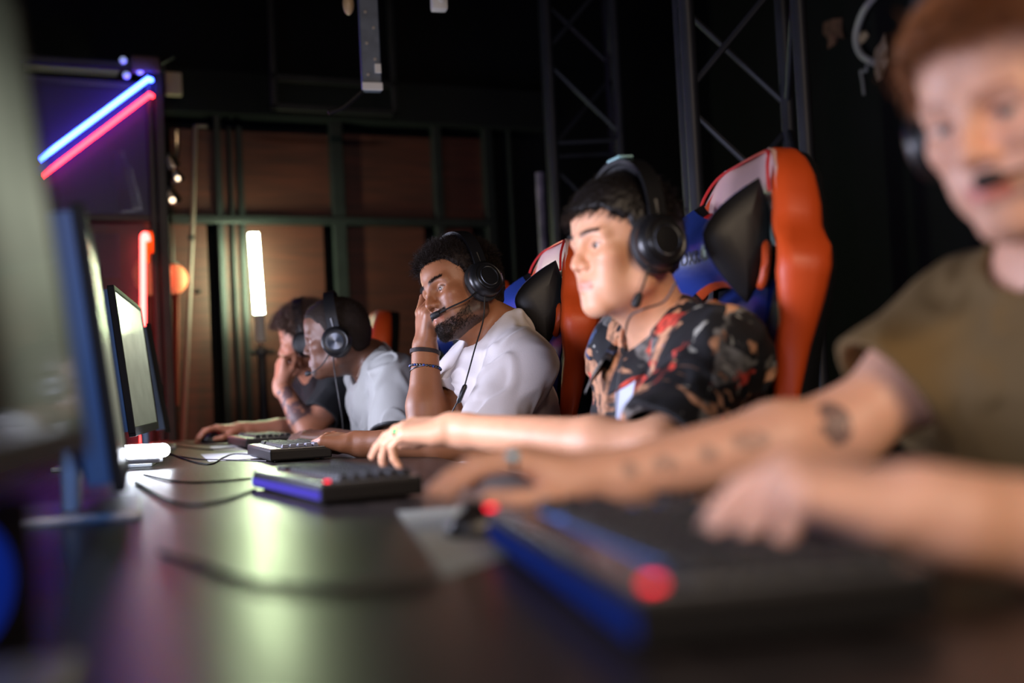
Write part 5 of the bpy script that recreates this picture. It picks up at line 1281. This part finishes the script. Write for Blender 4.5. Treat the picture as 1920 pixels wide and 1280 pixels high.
# ---------------- man in the grey T-shirt, leaning forward
def build_grey():
    H = Head((0.4717, 3.5933, 1.0790), 166, 8.8, -2, 0.97)
    T = dict(pelvis=(0.72, 3.62, 0.60), chest=U(738, 772, 3.66), neck=U(694, 672, 3.66), SL=U(742, 716, 3.46), SR=U(696, 708, 3.84), bulk=0.96)
    skin = srgb(98, 66, 50); p = Person('grey', 'man in grey T-shirt leaning forward, headset with silver discs', H, T, skin, 0.0030)
    SL, EL, WL = T['SL'], U(742, 842, 3.36), U(622, 822, 3.46); SR = T['SR']; ER, WR = A3((0.62, 3.86, 0.74)), A3((0.48, 3.84, 0.70))
    p.prims += arm_prims(SL, EL, WL, (0.050, 0.042, 0.042, 0.028))+arm_prims(SR, ER, WR)
    hp, nl, _ = hand_prims(WL, toward(WL, U(540, 806, 3.52)), (0.0, -0.15, 1), -1, LOOSE, thumb=(0.75, 0.45, -0.4)); p.prims += hp; p.nails += nl
    hp, nl, _ = hand_prims(WR, (-1, 0, -0.1), (0, 0, 1), 1, LOOSE); p.prims += hp
    p.body(srgb(112, 66, 58), dict(nose=0.97, lips=1.3), dict(browc=srgb(22, 15, 12)))
    p.eyes(srgb(40, 24, 16), look=(4, -6))
    hl = hairline(0.080, 0.014, -0.055, 0.058)
    M_h = mat('hair_black', srgb(34, 26, 22), 0.7, spec=0.2)
    p.cap_hair('hair', M_h, 0.0035, hl, lambda d, q: d-0.0016*(vnoise(q*300)-0.5), 0.003)
    r_, nn, lc_ = p.scalp(3500, lambda a, b, c: hl(a, b, c)-0.003, 0.003); v, q = strands(r_, nn, 0.006, 0.0006, 2, curl=0.0015, wander=0.5); p.add('hair_stubble', v, q, M_h)
    dl, dr = nz(A3(EL)-A3(SL)), nz(ER-A3(SR)); M_t = mat('grey_cotton', srgb(150, 150, 146), 0.88, bump=(300, 0.12))
    p.tee(M_t, (SL, A3(SL)+dl*0.165), (SR, A3(SR)+dr*0.18), 0.074, 0.010, 14, 0.0034, amp=0.006, sl_r=(0.070, 0.070), sub=[rc(A3(T['neck'])+(H.w(0, 0, -0.05)-A3(T['neck']))*0.30, A3(T['neck'])+(H.w(0, 0, -0.05)-A3(T['neck']))*1.2, 0.088, 0.10, 0.01, 's')])
    c = A3(SL)+dl*0.165; e1 = nz(np.cross(dl, (1, 0, 0))); e2 = np.cross(dl, e1)
    for nm, cc, e_a, e_b, dd in (('sleeve_cuff', c, e1, e2, dl),):
        bm = B(); a_tube(bm, [p.inv @ V(cc+(e_a*math.cos(2*math.pi*k/28)+e_b*math.sin(2*math.pi*k/28))*0.073) for k in range(28)], 0.0058, 8, 0, True); obj(nm, bm, M_rubber, p.root, True)
    p.sit_legs(srgb(30, 32, 38), (0.40, 3.50, 0.56), (0.40, 3.74, 0.56))
    hs = headset(p, 'headset with bright silver disc cups on the man in grey T-shirt', disc=0.026, cupr=0.046, mic=(0.108, 0.040, -0.090), boom_from=(0.012, -0.03), boomc=[(0.05, 0.10, -0.07), (0.085, 0.075, -0.088)], top=0.150, cupz=-0.008)
    bpy.context.view_layer.update(); iv = hs.matrix_world.inverted()
    cable_obj('cable', [iv @ q for q in (U(624, 664, 3.50), U(628, 700, 3.47), U(636, 750, 3.45), U(643, 800, 3.46), U(640, 838, 3.48))], 0.0019, None, t=hs)
    bm = B(); a_tube(bm, [V(q) for q in (U(681, 672, 3.56), U(676, 690, 3.56), U(670, 706, 3.57))], 0.0016, 6, 4); tag(obj('necklace', bm, mat('pale_chain', srgb(200, 180, 165), 0.3, metal=0.6), None, True), 'thin pale chain at the neck of the man in grey T-shirt', 'necklace')
    return p
# ---------------- curly haired man in black at the far end
def build_curly():
    H = Head((0.4498, 4.2821, 1.1060), 160, 10, -3, 0.96)
    T = dict(pelvis=(0.72, 4.33, 0.60), chest=U(642, 782, 4.32), neck=U(592, 694, 4.32), SL=U(640, 728, 4.13), SR=U(594, 722, 4.48), bulk=0.95)
    skin = srgb(176, 118, 92); p = Person('curly', 'curly haired man in black T-shirt, hand at his mouth and tattooed forearm', H, T, skin, 0.0034)
    SL, EL, WL = T['SL'], U(580, 812, 4.00), U(527, 722, 4.12); SR, ER, WR = T['SR'], U(548, 806, 4.42), U(452, 806, 4.30)
    p.prims += arm_prims(SL, EL, WL, (0.046, 0.040, 0.042, 0.027))+arm_prims(SR, ER, WR, (0.046, 0.040, 0.040, 0.027))
    hp, nl, _ = hand_prims(WL, (0.06, 0.10, 1), (-1, -0.25, 0.1), -1, [(62, 72, 35), (66, 75, 40), (70, 78, 40), (74, 80, 40)], spread=(3, 1, -1, -3), thumb=(0.8, 0.3, -0.5)); p.prims += hp
    hp, nl, _ = hand_prims(WR, toward(WR, U(404, 800, 4.25)), (0, 0, 1), 1, LOOSE); p.prims += hp
    a, b = A3(EL), A3(WL)
    def tattoo(v, col):
        ab = b-a; t_ = ((v-a)@ab)/(ab@ab); dd = np.linalg.norm(v-a-t_[:, None]*ab, axis=1)
        n = vnoise(v*55+3)+0.5*vnoise(v*130); m = (dd < 0.055) & (t_ > 0.18) & (t_ < 0.86) & (n > 0.62); col[m] = col[m]*0.25+A3(srgb(52, 54, 66))*0.75
    p.paint.append(tattoo)
    p.body(srgb(176, 96, 88), dict(nose=1.02), dict(browc=srgb(50, 32, 22), stub=0.25))
    p.eyes(srgb(60, 40, 26), look=(0, -6))
    M_h = mat('hair_chestnut', srgb(74, 50, 36), 0.55)
    hl = hairline(0.072, 0.0, -0.06, 0.045)
    p.cap_hair('hair', M_h, 0.018, hl, lambda d, q: d-0.020*(vnoise(q*62)-0.45)-0.006*(vnoise(q*150)-0.5), 0.0035)
    r_, nn, lc_ = p.scalp(4200, lambda a_, b_, c_: hl(a_, b_, c_)-0.004, 0.016)
    ln = np.where(lc_[:, 2] > 0.05, 0.036, 0.020)*(0.6+0.6*RNG.random(len(r_))); v, q = strands(r_, nn+H.f*0.25-H.u*0.1, ln, 0.0011, 7, curl=0.0065, freq=11, wander=0.35); p.add('hair_curls', v, q, M_h)
    dl, dr = nz(A3(EL)-A3(SL)), nz(A3(ER)-A3(SR)); M_t = mat('black_cotton', srgb(26, 26, 28), 0.85, bump=(300, 0.12))
    p.tee(M_t, (SL, A3(SL)+dl*0.14), (SR, A3(SR)+dr*0.14), 0.066, 0.013, 24, 0.004, amp=0.005, sl_r=(0.066, 0.064))
    p.sit_legs(srgb(36, 38, 44), (0.38, 4.22, 0.56), (0.38, 4.45, 0.56))
    headset(p, 'black headset over the curly hair of the man in black', mic=(0.118, 0.02, -0.052), boom_from=(0.02, -0.03), boomc=[(0.07, 0.088, -0.05), (0.105, 0.05, -0.055)], top=0.168, back=-0.01)
    return p
# ---------------- red haired man in olive, close and out of focus
def build_olive():
    H = Head((0.8202, 0.9479, 1.1572), 200, 17.7, 3.3)
    T = dict(pelvis=(1.00, 1.00, 0.60), chest=(0.935, 0.975, 0.84), neck=(0.900, 0.975, 1.010), SL=(0.885, 0.785, 0.930), SR=U(1815, 628, 1.33), bulk=1.0)
    skin = srgb(226, 172, 144); p = Person('olive', 'red haired man in olive T-shirt, closest to us and blurred, tattooed arm', H, T, skin, 0.0028)
    SL, EL, WL = T['SL'], A3((0.735, 0.625, 0.748)), U(1736, 962, 0.765); SR, ER, WR = T['SR'], U(1585, 805, 1.30), U(1125, 900, 1.23)
    p.prims += arm_prims(SL, EL, WL, (0.049, 0.044, 0.045, 0.031))+arm_prims(SR, ER, WR, (0.049, 0.043, 0.043, 0.029))
    hp, nl, tips = hand_prims(WL, toward(WL, U(1485, 884, 0.785)), (0.15, -0.30, 1), -1, [(46, 20, 10), (54, 24, 12), (66, 42, 20), (80, 62, 30)], spread=(10, 3, -4, -12), thumb=(0.7, 0.4, -0.55)); p.prims += hp; p.nails += nl
    hp, nl, tips = hand_prims(WR, toward(WR, U(1000, 862, 1.22)), (0.05, -0.15, 1), 1, [(26, 20, 10), (26, 22, 10), (28, 24, 12), (32, 28, 16)], spread=(7, 2, -4, -10), thumb=(0.75, 0.5, -0.4)); p.prims += hp; p.nails += nl; p.WR = WR; p.ring = finger_at(hp, 0, 0.25)
    spots = [(U(1578, 793, 1.24), 0.018, 0.026), (U(1540, 805, 1.24), 0.004, 0.005), (U(1400, 825, 1.24), 0.022, 0.012), (U(1330, 850, 1.22), 0.012, 0.010), (U(1250, 870, 1.21), 0.014, 0.010), (U(1180, 880, 1.21), 0.01, 0.01)]
    def tattoo(v, col):
        for i_, (c, r1, r2) in enumerate(spots):
            k_ = 0.75 if i_ == 0 else 0.4
            m = (((v-A3(c))*A3((1/r1, 1/0.06, 1/r2)))**2).sum(1) < 1; m &= (vnoise(v*120) > 0.25); col[m] = col[m]*(1-k_)+A3(srgb(54, 56, 64))*k_
    p.paint.append(tattoo)
    p.body(srgb(196, 96, 92), dict(nose=1.03, jaw=0.97), dict(browc=srgb(150, 90, 58)))
    p.eyes(srgb(60, 58, 56), look=(6, 6))
    M_h = mat('hair_ginger', srgb(152, 98, 60), 0.5)
    hl = hairline(0.084, -0.02, -0.06, 0.046)
    p.cap_hair('hair', M_h, 0.017, hl, lambda d, q: d-0.008*(vnoise(q*60)-0.4), 0.004)
    r_, nn, lc_ = p.scalp(12000, lambda a_, b_, c_: hl(a_, b_, c_)-0.003, 0.014)
    fr = np.clip((lc_[:, 0])/0.06, 0, 1)[:, None]; ln = np.where(lc_[:, 2] > 0.05, 0.055, 0.03)*(0.6+0.6*RNG.random(len(r_)))
    v, q = strands(r_, nn*0.30+H.l*0.55+H.f*0.40*fr-H.u*0.28, ln, 0.0008, 5, curl=0.004, freq=5, wander=0.14); p.add('hair_strands', v, q, M_h)
    dl, dr = nz(A3(EL)-A3(SL)), nz(A3(ER)-A3(SR)); M_t = mat('olive_cotton', srgb(104, 82, 44), 0.88, bump=(300, 0.12))
    p.tee(M_t, (SL, A3(SL)+dl*0.19), (SR, A3(SR)+dr*0.125), 0.066, 0.015, 34, 0.0034, amp=0.0035, sl_r=(0.070, 0.078))
    p.sit_legs(srgb(40, 42, 48), (0.50, 0.88, 0.56), (0.50, 1.12, 0.56))
    hs = headset(p, 'black headset on the red haired man, microphone before his mouth', cupr=0.047, mic=(0.125, 0.024, -0.046), boom_from=(0.03, -0.03), boomc=[(0.07, 0.092, -0.045), (0.11, 0.06, -0.046)], top=0.160, back=-0.012)
    return p
PEOPLE = {}
for k_, f_ in (('hero', build_hero), ('floral', build_floral), ('grey', build_grey), ('curly', build_curly), ('olive', build_olive)):
    PEOPLE[k_] = f_()
# ------------------------------------------------------------------ chairs, keyboards and small things
def chair_px(px, py, d, label, plabel, rz=0.0, zs=1.0):
    q = U(px, py, d); k = bpt(0.985, -0.125, 0.035); rot = Matrix.Rotation(rz, 4, 'Z'); k = rot @ k
    c, p = chair_at(q.x-k.x, q.y-k.y, rz, label, plabel)
    s = q.z/k.z
    for o in (c, p): o.scale = (1, 1, s)
chair_px(1448, 280, 2.10, 'orange gaming chair behind the man in the floral shirt, largest and nearest', 'navy neck pillow on the chair behind the floral shirt', R(-6))
chair_px(1063, 450, 2.98, 'orange gaming chair behind the man in white T-shirt', 'navy neck pillow beside the shoulder of the man in white T-shirt', R(-4))
chair_px(920, 527, 3.66, 'orange gaming chair hidden behind the head of the man in white T-shirt', 'navy neck pillow showing under the bearded chin', R(-4))
chair_px(706, 584, 4.80, 'orange gaming chair farthest back, behind the man in grey T-shirt', 'dark neck pillow on the farthest chair', R(-4))

keyboard(UZ(1200, 1240, TZ), R(85), 'nearest blurred black keyboard with red lights, under the large left hand', scale=1.2, glow=emis('led_deep_blue', (0.03, 0.10, 0.85), 0.15), leds=[(0.012, -0.012), (0.40, -0.002)], back=emis('key_glow_blue', (0.10, 0.22, 0.75), 1.0))
a, b = UZ(602, 950, TZ), UZ(482, 920, TZ)
keyboard(a, math.atan2(b.y-a.y, b.x-a.x), 'black keyboard with indigo light strip, under the hand with the green ring', glow=E_kblue, leds=[(0.012, -0.014)], back=emis('key_glow_red', (0.5, 0.03, 0.12), 0.25))
a, b = UZ(507, 868, TZ), UZ(480, 860, TZ)
keyboard(a, math.atan2(b.y-a.y, b.x-a.x), 'sharp black keyboard with a pale key column under the brown hand', D=0.15, pale=True)
a = UZ(462, 842, TZ); keyboard(a, R(96), 'black keyboard half hidden behind the sharp one, under the far grey hand')
a = UZ(392, 829, TZ); keyboard(a, R(92), 'farthest small keyboard with a red lit end, at the end of the table', L=0.32, D=0.11, keys=True, margin=0.008, redend=True)
def mouse(x, y, ang, label, led=None):
    t = thing('computer_mouse', label, 'mouse', (x, y, TZ), ang, 'mice beside the keyboards'); bm = B()
    vs = a_sph(bm, (0, 0, 0.006), (0.058, 0.031, 0.030), 24, 16)
    for v in vs:
        v.co.z = max(v.co.z, 0.0015); v.co.y *= 1-0.12*math.exp(-((v.co.x)/0.025)**2)
    obj('body', bm, M_blackp, t, True, 0)
    bm = B(); a_cyl(bm, (-0.03, -0.004, 0.030), (-0.03, 0.004, 0.030), 0.009, seg=16); obj('scroll_wheel', bm, M_rubber, t, True)
    if led: bm = B(); a_sph(bm, (0.03, 0, 0.030), (0.012, 0.009, 0.004)); obj('logo_light', bm, led, t, True)
q = U(930, 925, 1.21); mouse(q.x, q.y, R(8), 'black mouse under the tattooed arm of the red haired man')
q = U(405, 806, 4.25); mouse(q.x, q.y, R(0), 'dark mouse with a green glow under the farthest hand', emis('led_green', (0.1, 1.0, 0.2), 1.5))
# rings
def ring_at(c, ax, r_, label, m, stone):
    t = thing('finger_ring', label, 'ring'); ax = nz(ax); e1 = nz(np.cross(ax, (0, 0, 1))); e2 = np.cross(ax, e1); bm = B()
    if e2[2] < 0: e2 = -e2
    a_tube(bm, [V(A3(c)+e1*r_*math.cos(2*math.pi*k/24)+e2*r_*math.sin(2*math.pi*k/24)) for k in range(24)], 0.0022, 8, 0, True); obj('band', bm, m, t, True)
    q = A3(c)+e2*r_*0.8+nz(np.cross(ax, e2))*0.0
    bm = B(); a_sph(bm, V(A3(c)+(e2*0.55+STN*0.85)*r_), (0.0062, 0.0062, 0.005), 14, 10); obj('stone', bm, stone, t, True)
STN = nz((-0.2, -1, 0.2))
M_rb = mat('ring_dark', srgb(40, 40, 44), 0.3, metal=0.9)
if 'floral' in PEOPLE: c, ax, r_ = PEOPLE['floral'].ring; ring_at(c, ax, r_+0.0008, 'dark ring with a green stone on the hand over the indigo lit keyboard', M_rb, mat('stone_green', srgb(20, 200, 90), 0.1, spec=0.8, coat=1))
if 'olive' in PEOPLE: c, ax, r_ = PEOPLE['olive'].ring; ring_at(c, ax, r_+0.0008, 'dark ring with a light blue stone on the tattooed arm', M_rb, mat('stone_blue', srgb(90, 220, 250), 0.1, spec=0.8, coat=1))
# papers
M_sheet = mat('paper_white', srgb(215, 215, 220), 0.7)
def sheet(pts, label, th=0.0012):
    bm = B(); q = [UZ(x, y, TZ) for x, y in pts]; a_prism(bm, [(p.x, p.y) for p in q], Matrix.Translation((0, 0, TZ+0.0004)), th); bmesh.ops.recalc_face_normals(bm, faces=bm.faces[:])
    tag(obj('pale_sheet', bm, M_sheet if not 'nearest' in label else mat('plate_grey', srgb(140, 144, 138), 0.6)), label, 'paper')
sheet([(376, 852), (470, 848), (500, 858), (392, 866)], 'white paper sheet on the table beside the sharp keyboard')
sheet([(393, 838), (440, 836), (462, 845), (402, 846)], 'white paper sheet on the table before the half hidden keyboard')
sheet([(745, 960), (880, 950), (965, 1040), (832, 1084)], 'pale sheet standing in for the top plate of the nearest keyboard')  # added sheet stands in for the keyboard plate reflecting the lamp
# table cables
def tcable(pts, r, label, lift=0.0):
    q = [UZ(x, y, TZ+r+0.0006) for x, y in pts]; cable_obj('cable', q, r, label)
tcable([(300, 842), (340, 858), (375, 868), (398, 869), (418, 858), (440, 851), (482, 853)], 0.0022, 'black cable looping from the light bar to the sharp keyboard')
tcable([(306, 832), (350, 838), (395, 842), (440, 838)], 0.0022, 'black cable running to the half hidden keyboard')
tcable([(308, 850), (370, 860), (430, 862), (500, 864)], 0.0018, 'thin black cable lying under the paper sheets')
tcable([(300, 826), (345, 830), (400, 834), (436, 833)], 0.002, 'black cable at the far end of the table')
tcable([(255, 905), (310, 935), (360, 946), (420, 938), (478, 918)], 0.0026, 'black cable curving to the keyboard with indigo light')
tcable([(270, 890), (340, 903), (410, 902), (470, 897)], 0.002, 'thin black cable behind the curving one')
tcable([(300, 1035), (380, 1060), (470, 1092), (620, 1100), (820, 1080)], 0.0028, 'blurred black cable in front running to the nearest keyboard')
# blue lit computer case at the near left
t = thing('computer_case', 'black computer case with a blue glowing fan at the lower left corner', 'computer', (U(-30, 1120, 0.74).x-0.06, U(-30, 1120, 0.74).y, TZ), R(-40))
bm = B(); a_box(bm, (0, 0, 0.05), (0.12, 0.14, 0.10), 0.006); obj('case', bm, M_kcase, t)
bm = B(); n_ = 32; a_tube(bm, [(0.0+0.0, 0.0, 0.0)]*0+[V((0.063, 0.038*math.cos(2*math.pi*k/n_), 0.05+0.038*math.sin(2*math.pi*k/n_))) for k in range(n_)], 0.005, 8, 0, True); obj('fan_ring', bm, emis('fan_blue', (0.01, 0.05, 0.6), 0.4), t, True)

# ------------------------------------------------------------------ light
WARM = (1.0, 0.76, 0.54)
light('softbox_light', 'AREA', (1.15, -2.6, 2.9), 8, WARM, 0.9, 0.4, to=(0.75, 1.9, 0.85), spread=58)
light('softbox_light', 'AREA', (-0.05, -2.7, 2.9), 4.6, WARM, 0.9, 0.4, to=(0.7, 1.9, 0.85), spread=58)
light('blue_fill', 'AREA', (-0.55, -0.2, 1.15), 1.6, (0.12, 0.36, 1.0), 0.4, 0.3, to=(-0.15, 2.4, 1.0), spread=70)  # unseen blue fill lamp, added to tint the monitor shells
